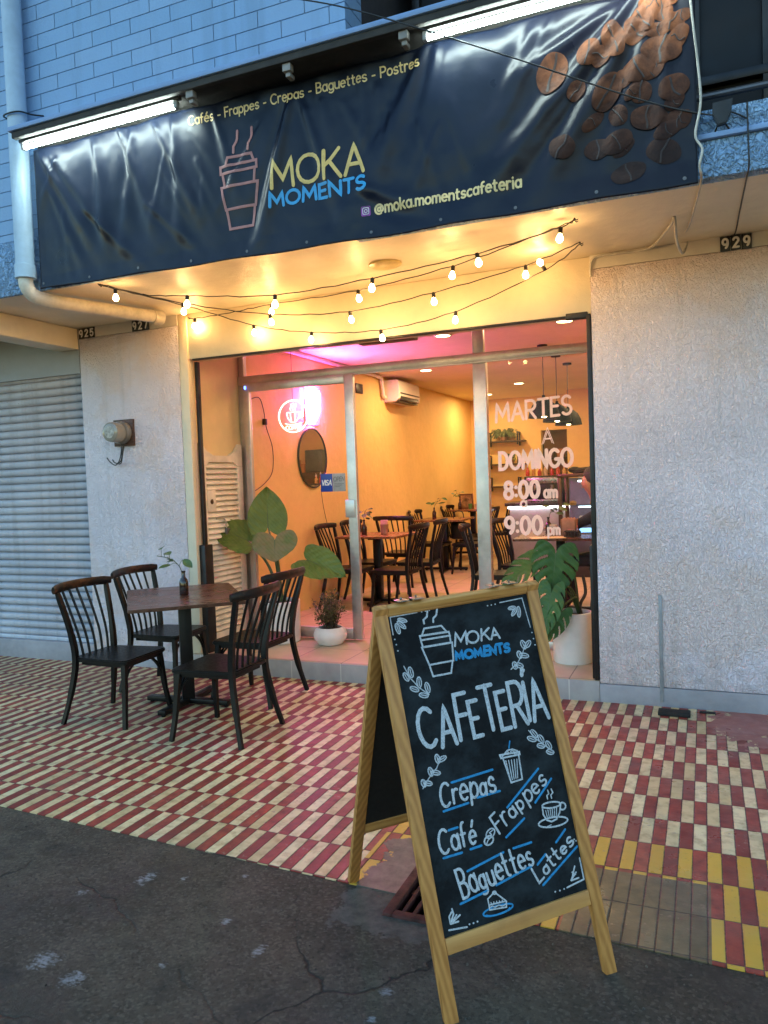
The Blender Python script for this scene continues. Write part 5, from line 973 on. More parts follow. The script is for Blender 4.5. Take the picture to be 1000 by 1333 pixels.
cross_table('amber topped bistro table midway along the ochre wall', (-2.86, 5.55, ZI), R(3), .72, .80, M_TOPI, R(2), 'tables inside the cafe')
cross_table('amber topped bistro table farthest along the ochre wall, crowded with small things', (-2.92, 7.25, ZI+.06), R(0), .70, .75, M_TOPI, R(2), 'tables inside the cafe')
cross_table('dark topped table behind the lettered window and the monstera', (-.66, 2.50, ZI), R(4), .80, .95, M_TOP, R(2), 'tables inside the cafe')

# bottle vases with cuttings
M_AMBER = plain('dark_amber_bottle', (.030, .010, .005), .12, var=.3, coat=.5); M_SPRIG = plain('sprig_leaf', (.065, .13, .035), .45, var=.35, vs=25); M_STEM = plain('green_stem', (.06, .09, .03), .5)
def leaf_on(mb, p, d, n, L, wd, curl=.15, heart=0.0, nu=8, nv=8, cup=.08, skip=None, wave=0.0, pleat=0.0):
    """A leaf blade from p along d, its face towards n: folded along the midrib, curling at the tip."""
    d = Vector(d).normalized(); n = Vector(n); n = (n-d*n.dot(d)).normalized(); s = d.cross(n)
    def f(t, q):
        q = q*2-1
        w = wd*(math.sin(math.pi*(t*.70+.30))**.9 if heart else math.sin(math.pi*min(1, t*.93+.05))**.8)
        a = abs(q); y = t*L-heart*L*a**.5*(1-.42*a**3)*(1-t)**1.7
        z = -cup*L*(1-abs(q))*.5-curl*L*t*t+wave*L*math.sin(t*16+abs(q)*2)*abs(q)+pleat*L*abs(math.sin(math.pi*(t*6.5-abs(q)*2.0)))*min(1, abs(q)*3)
        return Vector(p)+d*y+s*(q*w*.5)+n*z
    mb.grid(f, nu, nv, skip)
def sprig_vase(label, loc, lean, n=6, seed=1, group='bottle vases on the tables'):
    r = thing('bottle_vase', label, 'vase', loc, 0, group); q = random.Random(seed)
    mb = MB(); mb.lathe([(.028, 0), (.031, .006), (.031, .085), (.026, .105), (.013, .125), (.0115, .155), (.0145, .157), (.0145, .168), (.010, .168)], 16); obj('bottle', mb, M_AMBER, r)
    lx_, ly_ = lean
    P = [Vector((0, 0, .12)), Vector((lx_*.15, ly_*.15, .20)), Vector((lx_*.5, ly_*.5, .25)), Vector((lx_, ly_, .27))]; S_ = smooth(P, 5)
    mb = MB(); mb.tube(S_, .0028, 5); 
    for k in range(n):
        p = S_[5+int(k*(len(S_)-6)/n)]; a = q.uniform(0, 6.28); e = p+Vector((.05*math.cos(a), .05*math.sin(a), q.uniform(-.02, .05))); mb.tube([p, (p+e)/2+Vector((0, 0, .01)), e], .0018, 5)
        lm = MB() if k == 0 else lm
        leaf_on(lm, e, (math.cos(a), math.sin(a), q.uniform(-.5, .3)), (q.uniform(-.3, .3), -.5, .8), q.uniform(.06, .10), q.uniform(.04, .06), .2)
    obj('stem', mb, M_STEM, r); obj('leaves', lm, M_SPRIG, r, smooth=60)
    return r
sprig_vase('dark bottle vase with a trailing green cutting on the pavement table', (-2.655, -.80, .757), (-.20, -.02), 8, 2)
sprig_vase('dark bottle vase with a thin sprig on the first inside table', (-2.83, 2.62, ZI+.757), (.03, 0), 7, 4)
sprig_vase('dark bottle vase on the middle inside table', (-3.0, 5.5, ZI+.757), (.1, 0), 6, 5)
sprig_vase('dark bottle vase on the far crowded inside table', (-3.1, 7.1, ZI+.817), (-.05, 0), 7, 6)
# ================================================================== PLANTS
def leaf_mat(name, c1, c2, c3, vein=14):
    t = NT(name); v = t.coord(); n = t.noise(v, 5, 4); w = t.n('ShaderNodeTexWave', wave_type='BANDS', bands_direction='DIAGONAL'); t.l(v, w.inputs['Vector']); w.inputs['Scale'].default_value = vein; w.inputs['Distortion'].default_value = 3.0
    col = t.mix(t.mr(n, .35, .68), c4(c1), c4(c2)); col = t.mix(t.mr(w.outputs['Fac'], .9, 1.0, 0, .15), col, c4(c3))
    return t.set(color=col, rough=.45, spec=.3, normal=t.bump(t.m_('ADD', t.m_('MULTIPLY', w.outputs['Fac'], .4), n), .004), sub=0.0)
M_ALO = leaf_mat('elephant_ear_leaf', (.085, .125, .022), (.15, .20, .04), (.22, .25, .08)); M_ALOB = leaf_mat('elephant_ear_brown_leaf', (.10, .14, .035), (.30, .17, .09), (.24, .2, .09)); M_POT = plain('white_pot_glaze', (.82, .78, .72), .35, var=.08, vs=4); M_SOIL = plain('potting_soil', (.03, .02, .014), .95, var=.5, vs=40, bs=120, bd=.01)
V = Vector
al = thing('elephant_ear_plant', 'tall elephant ear plant with big heart leaves in a white cylinder pot', 'potted plant', (-2.735, .62, ZF))
mb = MB(); mb.lathe([(.155, 0), (.165, .01), (.172, .355), (.160, .358), (.155, .335)], 32, Matrix.Translation((-2.735, .60, ZF)), cap1=False); obj('pot', mb, M_POT, al, True)
mb = MB(); mb.lathe([(.155, 0), (.10, .012), (0.001, .018)], 24, Matrix.Translation((-2.735, .60, ZF+.325))); obj('soil', mb, M_SOIL, al, True)
base = V((-2.72, .60, ZF+.33)); vd = V((.5, -.84, .12))
LV = [(V((-2.80, .56, 1.14)), V((-.06, .1, .34)), V((.42, -.75, .35)), .36, .29, .06, M_ALO, .34), (V((-2.97, .50, 1.03)), V((-.36, -.12, .19)), V((.35, -.62, .72)), .36, .30, .12, M_ALO, .32),
      (V((-2.68, .46, 1.03)), V((.05, -.10, -.21)), V((.30, -.85, .45)), .20, .33, .05, M_ALOB, .55), (V((-2.42, .52, .865)), V((.42, -.12, -.10)), V((.10, -.72, .62)), .42, .27, .14, M_ALO, .28)]
for p, d, n, L, wd, cu, m, ht in LV:
    mb = MB(); leaf_on(mb, p, d, n, L, wd*1.18, cu, ht, 44, 30, .10, None, .012, .022); lf = obj('leaf', mb, m, al, True, smooth=60)
    dd = d.normalized(); nn = (n-dd*n.dot(dd)).normalized()
    mb = MB(); S_ = smooth([base+V((random.uniform(-.02, .02), random.uniform(-.02, .02), 0)), base+(p-base)*.35+V((0, 0, .12)), base+(p-base)*.75+V((0, 0, .05)), p-nn*.05*L*1.1], 6)
    mb.tube(S_, [.016-.0105*i/(len(S_)-1) for i in range(len(S_))], 8); mb.tube([p+dd*(L*t)-nn*(L*(.05+cu*t*t)+.003) for t in (0, .25, .5, .75, .95)], [.006, .005, .004, .003, .002], 6); obj('stalk', mb, plain('alocasia_stalk', (.07, .09, .03), .4), lf, True)
bs = thing('small_bush_plant', 'small twiggy bush in a round white bowl pot on the entrance step', 'potted plant', (-2.262, .60, ZF))
mb = MB(); mb.lathe([(.075, 0), (.10, .006), (.135, .05), (.142, .085), (.128, .125), (.105, .145), (.098, .145), (.095, .13)], 28, Matrix.Translation((-2.262, .60, ZF)), cap1=False); obj('pot', mb, M_POT, bs, True)
mb = MB(); mb.lathe([(.10, 0), (.001, .01)], 20, Matrix.Translation((-2.262, .60, ZF+.128))); obj('soil', mb, M_SOIL, bs, True)
q = random.Random(11); tw, lm = MB(), MB()
for i in range(64):
    a = q.uniform(0, 6.28); rr = q.uniform(0, .06); b0 = V((-2.262+rr*math.cos(a), .60+rr*math.sin(a), ZF+.13)); sp = q.uniform(.03, .15); tip = V((-2.262+sp*math.cos(a), .60+sp*math.sin(a), ZF+q.uniform(.24, .46)))
    mid = (b0+tip)/2+V((q.uniform(-.02, .02), q.uniform(-.02, .02), .02)); tw.tube([b0, mid, tip], [.003, .0022, .0012], 4)
    for k in range(15):
        t = q.uniform(.25, 1.0); p = b0+(tip-b0)*t+V((q.uniform(-.028, .028), q.uniform(-.028, .028), q.uniform(-.02, .02))); d = V((q.uniform(-1, 1), q.uniform(-1, 1), q.uniform(-.3, 1)))
        leaf_on(lm, p, d, (q.uniform(-1, 1), q.uniform(-1, 1), 1.1), q.uniform(.02, .034), q.uniform(.011, .018), .1, 0, 2, 2)
obj('twigs', tw, plain('dry_twig', (.10, .06, .035), .7), bs, True)
bl = NT('bush_leaf'); bv = bl.coord(); obj('foliage', lm, bl.set(color=bl.ramp(bl.noise(bv, 42, 3), [(.35, (.045, .06, .016)), (.5, (.10, .10, .03)), (.62, (.20, .12, .05))]), rough=.5), bs, True, smooth=60)
# monstera
M_MON = leaf_mat('monstera_leaf', (.028, .085, .02), (.06, .145, .032), (.12, .2, .07), 9)
mo = thing('monstera_plant', 'monstera with split leaves in a broad white cylinder pot by the right wall', 'potted plant', (-.245, .50, ZF))
mb = MB(); mb.lathe([(.136, 0), (.142, .012), (.142, .36), (.130, .362), (.127, .335)], 32, Matrix.Translation((-.245, .50, ZF)), cap1=False); obj('pot', mb, M_POT, mo, True)
mb = MB(); mb.lathe([(.128, 0), (.001, .012)], 24, Matrix.Translation((-.245, .50, ZF+.325))); obj('soil', mb, M_SOIL, mo, True)
def split(k, ph=0.0, depth=.42):
    def s(t, qq):
        a = abs(qq*2-1); x = t*k-a*1.5+ph+(0.35 if qq > .5 else 0)
        return a > depth and .16 < t < .93 and (x % 1.0) < .22
    return s
mbase = V((-.20, .52, ZF+.33))
for p, d, n, L, wd, cu, k, ph in ((V((-.335, .40, .925)), V((-.03, -.05, -.34)), V((.25, -.85, .30)), .36, .37, .10, 5.6, .1), (V((-.36, .30, .66)), V((-.05, -.12, -.30)), V((-.2, -.85, .3)), .36, .25, .12, 5, .3), (V((-.52, .45, .86)), V((-.20, -.10, -.14)), V((-.05, -.6, .75)), .34, .27, .18, 5, .5),
        (V((-.29, .28, .52)), V((-.12, -.06, -.26)), V((.3, -.8, .2)), .26, .18, .2, 4.5, .6), (V((-.45, .36, .60)), V((-.1, -.04, -.22)), V((.1, -.9, .3)), .26, .2, .12, 4.5, .4)):
    mb = MB(); leaf_on(mb, p, d, n, L*.9, wd*.9, cu, .40, 56, 50, .06, split(k, ph, .34), .006, .012); lf = obj('leaf', mb, M_MON, mo, True, smooth=60)
    dd = d.normalized(); nn = (n-dd*n.dot(dd)).normalized()
    mb = MB(); S_ = smooth([mbase, mbase+(p-mbase)*.4+V((.03, .02, .12)), mbase+(p-mbase)*.8+V((0, .02, .06)), p-nn*.03*L*1.2], 6); mb.tube(S_, [.009-.005*i/(len(S_)-1) for i in range(len(S_))], 6); mb.tube([p+dd*(L*t)-nn*(L*(.03+cu*t*t)+.002) for t in (0, .3, .6, .9)], [.005, .004, .003, .0015], 6); obj('stalk', mb, plain('monstera_stalk', (.06, .10, .03), .4), lf, True)
mb = MB(); mb.tube(smooth([(-.20, .52, ZF+.32), (-.185, .50, ZF+.42), (-.15, .51, ZF+.50), (-.17, .54, ZF+.62)]), .012, 8); mb.tube(smooth([(-.17, .50, ZF+.32), (-.20, .49, ZF+.43), (-.23, .50, ZF+.5)]), .008, 8); obj('trunk', mb, plain('monstera_trunk', (.05, .035, .02), .7), mo, True)

# ================================================================== INSIDE THE CAFE
# recessed downlights: each with its own lamp
M_DISC = glow('lit_disc', (1.0, .66, .30), 22.0); WARM = (1.0, .66, .31)
for x, y, lab, e in ((-.49, 2.0, 'round lit ceiling downlight seen through the transom at the right', 11), (-1.66, 2.05, 'round lit ceiling downlight just above the shop front rail, centre', 11), (-1.9, 6.4, 'round lit ceiling downlight deep in the room over the lettered window', 17), (-2.6, 4.2, 'round ceiling downlight over the first inside tables, hidden by the rail', 16), (-.4, 4.9, 'round ceiling downlight on the right side of the room', 16), (-2.7, 7.6, 'round ceiling downlight over the far wall shelves', 17)):
    dl = thing('downlight', lab, 'ceiling light', (x, y, ZS), 0, 'recessed downlights in the cafe ceiling')
    mb = MB(); mb.lathe([(.070, -.012), (.085, -.010), (.088, -.001), (.070, -.001)], 28, Matrix.Translation((x, y, ZS)), False, False); obj('rim', mb, plain('downlight_rim', (.6, .55, .48), .5), dl, True)
    mb = MB(); mb.lathe([(.069, -.008), (.001, -.0085)], 28, Matrix.Translation((x, y, ZS))); obj('diffuser', mb, M_DISC, dl, True)
    light('downlight_lamp', 'AREA', (x, y, ZS-.016), e, WARM, dl, .13)
# the unlit dome fixture under the porch ceiling
pl = thing('porch_light', 'flat yellowed oval lamp fitting on the porch ceiling, switched off', 'ceiling light', (-1.203, -.50, ZS))
mb = MB(); mb.lathe([(.098, 0), (.10, -.012), (.075, -.024), (.001, -.028)], 28, Matrix.Translation((-1.203, -.50, ZS-.001)) @ Matrix.Diagonal((1.1, .9, 1, 1)), cap0=False); obj('cover', mb, plain('yellowed_plastic', (.62, .48, .20), .35), pl, True)
# pendants
for k, (x, y) in enumerate(((-.925, 3.2), (-.925, 4.0), (-.917, 4.75))):
    r = thing('pendant_lamp', ('black dome pendant lamp nearest the lettered window', 'black dome pendant lamp in the middle of the row of three', 'black dome pendant lamp farthest in, over the display case')[k], 'pendant lamp', (x, y, ZS), 0, 'black dome pendants in a row')
    T = Matrix.Translation((x, y, 2.10))
    mb = MB(); mb.lathe([(.055, ZS-.001), (.055, ZS-.022), (.02, ZS-.026)], 20, Matrix.Translation((x, y, 0))); obj('canopy', mb, M_BLKM, r, True)
    mb = MB(); mb.tube([(x, y, ZS-.026), (x, y, 2.335)], .004, 6); obj('cord', mb, M_CORD, r, True)
    mb = MB(); mb.lathe([(.015, .24), (.018, .22), (.03, .205), (.06, .19), (.12, .14), (.155, .07), (.168, 0), (.162, 0), (.150, .066), (.116, .134), (.058, .182), (.01, .19)], 32, T, False, False); obj('lamp_shade', mb, plain('matt_black_shade', (.010, .008, .007), .7, spec=.15), r, True)
    mb = MB(); mb.sphere((x, y, 2.135), .038, 14); obj('bulb', mb, glow('pendant_bulb', (1, .68, .32), 30), r, True)
# neon coffee sign hanging inside the door glass
def neon(mb, P, w, org, ux): mb.tube([org+ux*u+Vector((0, 0, v)) for u, v in P], w, 8)
M_NW = glow('warm_white_neon', (1.0, .76, .55), 3.6)
ns = thing('neon_coffee_sign', 'round warm white neon COFFEE sign with a steaming cup, hung on a cord', 'neon sign', (-2.74, .95, 2.07))
org, ux = Vector((-2.74, .97, 2.095)), Vector((1, .05, 0)).normalized()
mb = MB(); neon(mb, [(.142*math.cos(a*.15708), .142*math.sin(a*.15708)) for a in range(41)], .0055, org, ux); obj('ring', mb, M_NW, ns, True)
mb = MB()
for P in [[(-.062, .035)]+arc(0, .03, .062, .085, 180, 360)+[(.062, .035), (-.062, .035)], arc(.075, .01, .026, .026, 100, -130), [(-.085, -.062), (-.04, -.072), (.04, -.072), (.085, -.062)], [(-.022, .05), (-.03, .07), (-.012, .09), (-.02, .112)], [(.002, .05), (-.006, .07), (.012, .095), (.004, .12)], [(.026, .05), (.018, .07), (.036, .09), (.028, .112)], [(-.028, .03), (-.022, -.04)], [(.022, .03), (.018, -.045)]]: neon(mb, P, .0026, org, ux)
obj('cup', mb, M_NW, ns, True)
mb = MB(); ss, L = layout('COFFEE', .22)
for s_ in ss: neon(mb, [(-.078+x*.156/L, -.118+y*.034) for x, y in s_], .0024, org, ux)
obj('word', mb, M_NW, ns, True)
mb = MB(); mb.tube([org+Vector((0, 0, .14)), org+Vector((.002, 0, ZS-2.095-.001))], .0025, 6); obj('hanging_cord', mb, M_CORD, ns, True)
# pink neon on the left wall: a tall tumbler on a tapering stem
M_NP = glow('pink_neon', (1.0, .09, .72), 230.0); M_NPW = glow('pale_pink_neon', (1.0, .30, .84), 110.0)
nk = thing('pink_neon_sign', 'glowing pink neon sign shaped like a tall tumbler on the side wall over the mirror', 'neon sign', (-3.3, 2.42, 2.36))
wallp = lambda y, z, x=-3.268: Vector((x, 2.36+(y-2.42)*.8, 2.30+(z-2.3)*.85))
OUT = [(2.28, 2.525), (2.58, 2.525), (2.60, 2.50), (2.585, 2.26), (2.50, 2.21), (2.42, 2.11), (2.36, 2.11), (2.36, 2.2), (2.30, 2.28), (2.265, 2.50), (2.28, 2.525)]
mb = MB(); mb.tube([wallp(y, z) for y, z in OUT[:-1]], .012, 8, closed=True); obj('outline', mb, M_NP, nk, True)
mb = MB()
for z, a, b in ((2.49, 2.30, 2.57), (2.45, 2.30, 2.57), (2.41, 2.30, 2.57), (2.37, 2.305, 2.565), (2.33, 2.31, 2.56), (2.29, 2.32, 2.56), (2.24, 2.36, 2.50), (2.19, 2.38, 2.46)): mb.tube([wallp(a, z), wallp(b, z)], .011, 8)
obj('filling', mb, M_NPW, nk, True)
mb = MB(); mb.prism([(2.22, 2.12), (2.51, 2.12), (2.51, 2.51), (2.22, 2.51)], -3.298, -3.288, .002, Matrix(((0, 0, 1, 0), (1, 0, 0, 0), (0, 1, 0, 0), (0, 0, 0, 1)))); bm_ = obj('backing', mb, plain('clear_backing', (.75, .45, .6), .3), nk, True)
# mirror
mi = thing('round_mirror', 'round mirror with thin dark rim on the side wall below the pink neon', 'mirror', (-3.3, 2.34, 1.76))
T = Matrix.Translation((-3.299, 2.34, 1.76)) @ Matrix.Rotation(R(90), 4, 'Y')
mb = MB(); mb.lathe([(.318, 0), (.328, .004), (.328, .022), (.318, .024), (.318, .012)], 48, T, True, False); obj('rim', mb, M_BLKM, mi, True)
mt = NT('mirror_silver'); mt.set(color=(.75, .72, .70), metal=1.0, rough=.02)
mb = MB(); mb.lathe([(.3175, .0135), (.001, .0137)], 48, T); obj('glass', mb, mt.m, mi, True)
# card and opening notice stuck inside the door glass
cs = thing('card_sticker', 'blue VISA and grey OPEN stickers side by side on the door glass', 'sticker', (-2.27, YD-.058, 1.48))
dg = lambda u, v, h: Vector((u, YD-.0585-.002-h, v))
def card(name, x0, x1, z0, z1, m, y=YD-.0585):
    mb = MB(); mb.box((x0, y-.002, z0), (x1, y, z1), .0008); return obj(name, mb, m, cs, True)
b1 = card('blue_sticker', -2.385, -2.272, 1.412, 1.565, plain('visa_blue', (.012, .05, .32), .4)); b2 = card('grey_sticker', -2.270, -2.150, 1.412, 1.565, plain('sticker_grey', (.36, .37, .36), .45))
mb = MB(); text_on(mb, 'VISA', (-2.375, 1.468), (-2.283, 1.468), .04, .009, dg, up=(.006, .042)); obj('lettering', mb, plain('sticker_white', (.8, .8, .8), .5), b1, True)
mb = MB(); text_on(mb, 'OPEN', (-2.262, 1.50), (-2.162, 1.50), .035, .004, dg, up=(.004, .036))
for k in range(3): ribbon(mb, [(-2.255, 1.478-.012*k), (-2.165-.02*k, 1.478-.012*k)], .003, dg)
obj('lettering', mb, plain('sticker_ink', (.12, .12, .12), .5), b2, True)
bd = thing('blue_marker_lamp', 'tiny blue lit indicator on the top left corner of the door frame', 'indicator', (-3.09, YD-.08, 2.36))
mb = MB(); mb.lathe([(.012, 0), (.012, .006)], 14, Matrix.Translation((-3.09, YD-.076, 2.355)) @ Matrix.Rotation(R(90), 4, 'X'), cap1=False); obj('rim', mb, M_BLKM, bd, True)
mb = MB(); mb.sphere((-3.09, YD-.083, 2.355), .011, 10, (1, .5, 1.5)); obj('lens', mb, glow('blue_lens', (.08, .18, 1.0), 5.0), bd, True)
# wires on the side wall near the entrance
def onw(P, r, mb): mb.tube(smooth([(-3.285, y, z) for y, z in P], 6), r, 6)
wi = thing('wall_wire', 'dark loose wires with plugs hanging on the side wall just inside the door', 'wire', (-3.29, 1.2, 2))
mb = MB(); onw([(1.02, 2.30), (1.03, 2.0), (1.08, 1.6), (1.06, 1.2), (1.14, .8), (1.10, .45), (1.2, .2)], .005, mb); onw([(1.08, 2.28), (1.28, 2.33), (1.36, 2.22), (1.40, 2.05), (1.50, 1.85), (1.48, 1.62), (1.32, 1.50), (1.10, 1.42)], .004, mb); obj('wires', mb, M_CORD, wi, True)
mb = MB()
for y, z in ((1.03, 2.28), (1.09, 2.30), (1.06, 2.12), (1.37, 2.1)): mb.box((-3.30, y-.018, z-.03), (-3.262, y+.018, z+.03), .006)
obj('plugs', mb, M_BLKM, wi, True)
mw_ = MB(); onw([(2.5, 1.42), (2.55, 1.2), (2.65, .95), (2.72, .7)], .003, mw_); tag(obj('mirror_wire', mw_, M_CORD), 'thin dark wire running down the side wall from the round mirror', 'wire')
# air conditioner
ac = thing('air_conditioner', 'white wall air conditioner high on the ochre side wall with a white pipe', 'air conditioner', (-3.3, 4.9, 2.66))
mb = MB(); prof = [(-3.299, 2.535), (-3.14, 2.535), (-3.085, 2.575), (-3.075, 2.63), (-3.085, 2.80), (-3.11, 2.825), (-3.299, 2.825)]
mb.prism(prof, 0, .80, .006, Matrix(((1, 0, 0, 0), (0, 0, 1, 4.46), (0, 1, 0, 0), (0, 0, 0, 1)))); obj('case', mb, plain('white_plastic', (.72, .68, .62), .35, var=.05), ac, True)
mb = MB(); mb.box((-3.076, 4.50, 2.640), (-3.068, 5.22, 2.656)); mb.box((-3.20, 4.50, 2.5335), (-3.10, 5.22, 2.545), 0, None); mb.box((-3.088, 4.52, 2.552), (-3.076, 5.20, 2.612), .004); obj('slots', mb, M_BLKM, ac, True)
mb = MB(); mb.tube(smooth([(-3.27, 4.44, 2.60), (-3.26, 4.36, 2.60), (-3.26, 4.33, 2.68), (-3.26, 4.30, 2.80), (-3.26, 4.20, 2.845), (-3.26, 3.4, 2.85), (-3.26, 1.0, 2.85)], 5), .024, 10); obj('pipe', mb, plain('white_pipe', (.7, .66, .6), .4), ac, True)
mb = MB(); mb.box((-3.298, 3.55, 2.58), (-3.285, 3.75, 2.70), .003); tag(obj('wall_vent', mb, M_BLKM), 'small dark vent plate high on the side wall seen through the transom', 'vent')
mb = MB(); mb.box((-1.75, .25, ZL+.01), (-1.30, .34, ZL+.05), .006); mb.box((-2.5, .30, ZL+.03), (-1.75, .33, ZL+.05), .003); tag(obj('ceiling_bracket', mb, plain('bracket_brown', (.14, .09, .06), .5)), 'brown bracket bar fixed up behind the lintel over the entrance', 'bracket')
# shelves on the back wall with plants
M_SHELF = wood('dark_shelf_wood', (.035, .016, .009), (.07, .03, .016))
for k, z in enumerate((2.10, 1.69, 1.29)):
    s = thing('wall_shelf', ('dark wall shelf, the top one, with a trailing plant on it', 'dark wall shelf, the middle one behind the word DOMINGO', 'dark wall shelf, the lowest one behind 8:00')[k], 'shelf', (-2.7, 8.5, z), 0, 'dark shelves on the back wall')
    mb = MB(); mb.box((-3.05, 8.38, z-.012), (-2.28, 8.598, z+.012), .002); obj('board', mb, M_SHELF, s, True)
    for x in (-2.93, -2.40):
        mb = MB(); mb.box((x-.012, 8.40, z+.013), (x+.012, 8.424, z+.17), .002); mb.box((x-.012, 8.574, z-.08), (x+.012, 8.598, z+.17), .002); mb.box((x-.012, 8.42, z+.146), (x+.012, 8.575, z+.17), .002); mb.box((x-.012, 8.40, z-.06), (x+.012, 8.424, z-.013), .002); obj('bracket', mb, M_BLKM, s, True)
q = random.Random(9)
def tuft(label, c, r, h, n, m, L=.12):
    t = thing('shelf_plant', label, 'potted plant', c, 0, 'small plants on the shelves')
    mb = MB(); mb.lathe([(.05, 0), (.065, .01), (.07, .07), (.06, .072)], 16); obj('pot', mb, plain('clay_pot', (.22, .10, .05), .6), t)
    lm = MB()
    for i in range(n):
        a = q.uniform(0, 6.28); p = V((r*.25*math.cos(a), r*.25*math.sin(a), .07)); e = V((r*math.cos(a)*q.uniform(.5, 1.1), r*math.sin(a)*.6, h*q.uniform(.2, 1))); mid = p*.4+e*.6+V((0, 0, h*.35))
        S_ = smooth([p, mid, e], 4)
        for u, w in zip(S_, S_[1:]):
            s = V((.006, .004, 0)); lm.quad(u-s, u+s, w+s, w-s)
    obj('foliage', lm, m, t, smooth=60); return t
tuft('grassy trailing plant spilling over the top wall shelf', (-2.66, 8.47, 2.113), .24, .20, 150, plain('spider_plant_leaf', (.14, .16, .06), .5, var=.4, vs=30))
tuft('small dark plant on the middle wall shelf', (-2.55, 8.47, 1.703), .1, .16, 40, M_SPRIG)
# doorway clutter and the bar
bar = thing('service_counter', 'pale service counter with a lit white edge under its top', 'counter', (-1.9, 6.3, ZF))
mb = MB(); mb.box((-2.0, 6.0, ZF), (-1.05, 6.55, ZF+.86), .004); obj('body', mb, plain('counter_front', (.30, .29, .30), .5, var=.08), bar, True)
mb = MB(); mb.box((-2.06, 5.94, ZF+.90), (-1.05, 6.6, ZF+.95), .006); obj('top', mb, plain('counter_top', (.04, .035, .035), .3), bar, True)
mb = MB(); mb.box((-2.02, 5.972, ZF+.865), (-1.06, 5.996, ZF+.895), .004); obj('lit_strip', mb, glow('counter_led', (.95, .92, 1.0), 7.0), bar, True)
cm = thing('coffee_machine', 'black espresso machine and grinder block behind the counter', 'coffee machine', (-1.5, 6.25, ZF+.95))
mb = MB(); mb.box((-1.80, 6.10, ZF+.951), (-1.20, 6.50, ZF+1.33), .02); obj('body', mb, M_BLKM, cm, True)
mb = MB(); mb.box((-1.76, 6.07, ZF+1.22), (-1.24, 6.12, ZF+1.31), .01); mb.box((-1.76, 6.02, ZF+.952), (-1.24, 6.10, ZF+.99), .006)
for x in (-1.62, -1.38): mb.tube([(x, 6.06, ZF+1.2), (x, 6.06, ZF+1.13)], .03, 12); mb.tube([(x, 6.05, ZF+1.15), (x, 5.94, ZF+1.13)], .012, 8)
obj('group_heads', mb, plain('machine_steel', (.3, .29, .28), .3, metal=.9), cm, True)
for k in range(7):
    cx = -1.78+.09*k; hh = (.13, .16, .11, .17, .13, .15, .12)[k]; col = ((.45, .03, .02), (.5, .25, .05), (.42, .05, .03), (.55, .4, .25), (.40, .03, .03), (.45, .06, .04), (.5, .3, .1))[k]
    r = thing('syrup_bottle', ('red syrup bottle', 'amber syrup bottle', 'dark red syrup bottle', 'pale carton', 'short red syrup bottle', 'tall red syrup bottle', 'orange syrup bottle')[k]+' on top of the espresso machine, '+('at the left end', 'second along', 'third along', 'in the middle', 'fifth along', 'sixth along', 'at the right end')[k], 'bottle', (cx, 6.28, ZF+1.331), 0, 'bottles on the espresso machine')
    mb = MB(); mb.lathe([(.026, 0), (.030, .005), (.030, hh*.6), (.013, hh*.8), (.012, hh)], 14); obj('body', mb, plain('syrup_%d' % k, col, .25), r)
    mb = MB(); mb.lathe([(.014, hh), (.014, hh+.02), (.006, hh+.022), (.005, hh+.05)], 12); obj('pump', mb, plain('pump_white', (.6, .55, .5), .4), r)
# display case
dc = thing('display_case', 'glass fronted pastry display case with lit shelves and bronze frame', 'display case', (-.55, 5.3, ZF))
x0, x1, y0, y1 = -1.12, .2, 5.02, 5.6; zt = ZF+1.30
mb = MB(); mb.box((x0, y0, ZF), (x1, y1, ZF+.52), .006); obj('base', mb, plain('case_base', (.03, .028, .03), .4), dc, True)
mb = MB()
for x in (x0, x1-.05): mb.box((x, y0, ZF+.521), (x+.05, y0+.05, zt), .004); mb.box((x, y1-.05, ZF+.521), (x+.05, y1, zt), .004)
mb.box((x0-.01, y0-.01, zt+.001), (x1+.01, y1, zt+.05), .006); obj('frame', mb, plain('bronze_frame', (.10, .06, .035), .35, metal=.7), dc, True)
mb = MB(); mb.box((x0+.051, y0+.015, ZF+.522), (x1-.051, y0+.021, zt)); obj('front_glass', mb, M_GLASS, dc, True)
mb = MB(); mb.box((x0+.06, y1-.03, ZF+.53), (x1-.06, y1-.01, zt-.01)); obj('back', mb, plain('case_back', (.22, .22, .30), .4), dc, True)
for z in (.72, .92): mb = MB(); mb.box((x0+.06, y0+.06, ZF+z), (x1-.06, y1-.035, ZF+z+.008)); obj('glass_shelf', mb, clear_glass('shelf_glass', (.8, .9, .95), .1), dc, True)
for z, e in ((1.24, 9), (.905, 4)): mb = MB(); mb.box((x0+.25, y0+.06, ZF+z), (x1-.06, y0+.09, ZF+z+.018), .004); obj('lit_tube', mb, glow('case_tube_%d' % e, (.72, .90, 1.0), e), dc, True)
for k in range(8):
    x = x0+.16+.13*k; zz = ZF+(.729 if k % 2 else .929)
    if k > 5: zz = ZF+.729
    r = thing('pastry', ('golden bun', 'slice of white cake', 'glazed roll', 'pale tart', 'brown muffin', 'cream cake', 'sugared bun', 'dark cake')[k]+' in the lit display case, '+('lower' if zz < ZF+.8 else 'upper')+' shelf, number %s from the frame' % ('one', 'two', 'three', 'four', 'five', 'six', 'seven', 'eight')[k], 'pastry', (x, y0+.22, zz), 0, 'pastries in the display case')
    mb = MB()
    if k % 3 == 1: mb.prism([(-.05, -.04), (.05, 0), (-.05, .04)], .0, .06, .006)
    else: mb.lathe([(.035, 0), (.045, .015), (.048, .035), (.035, .055), (.001, .062)], 16)
    obj('cake', mb, plain('pastry_%d' % k, ((.4, .22, .07), (.7, .62, .5), (.35, .16, .05), (.6, .48, .3), (.2, .09, .03), (.7, .6, .48), (.5, .3, .1), (.08, .04, .02))[k], .6, bs=60), r)
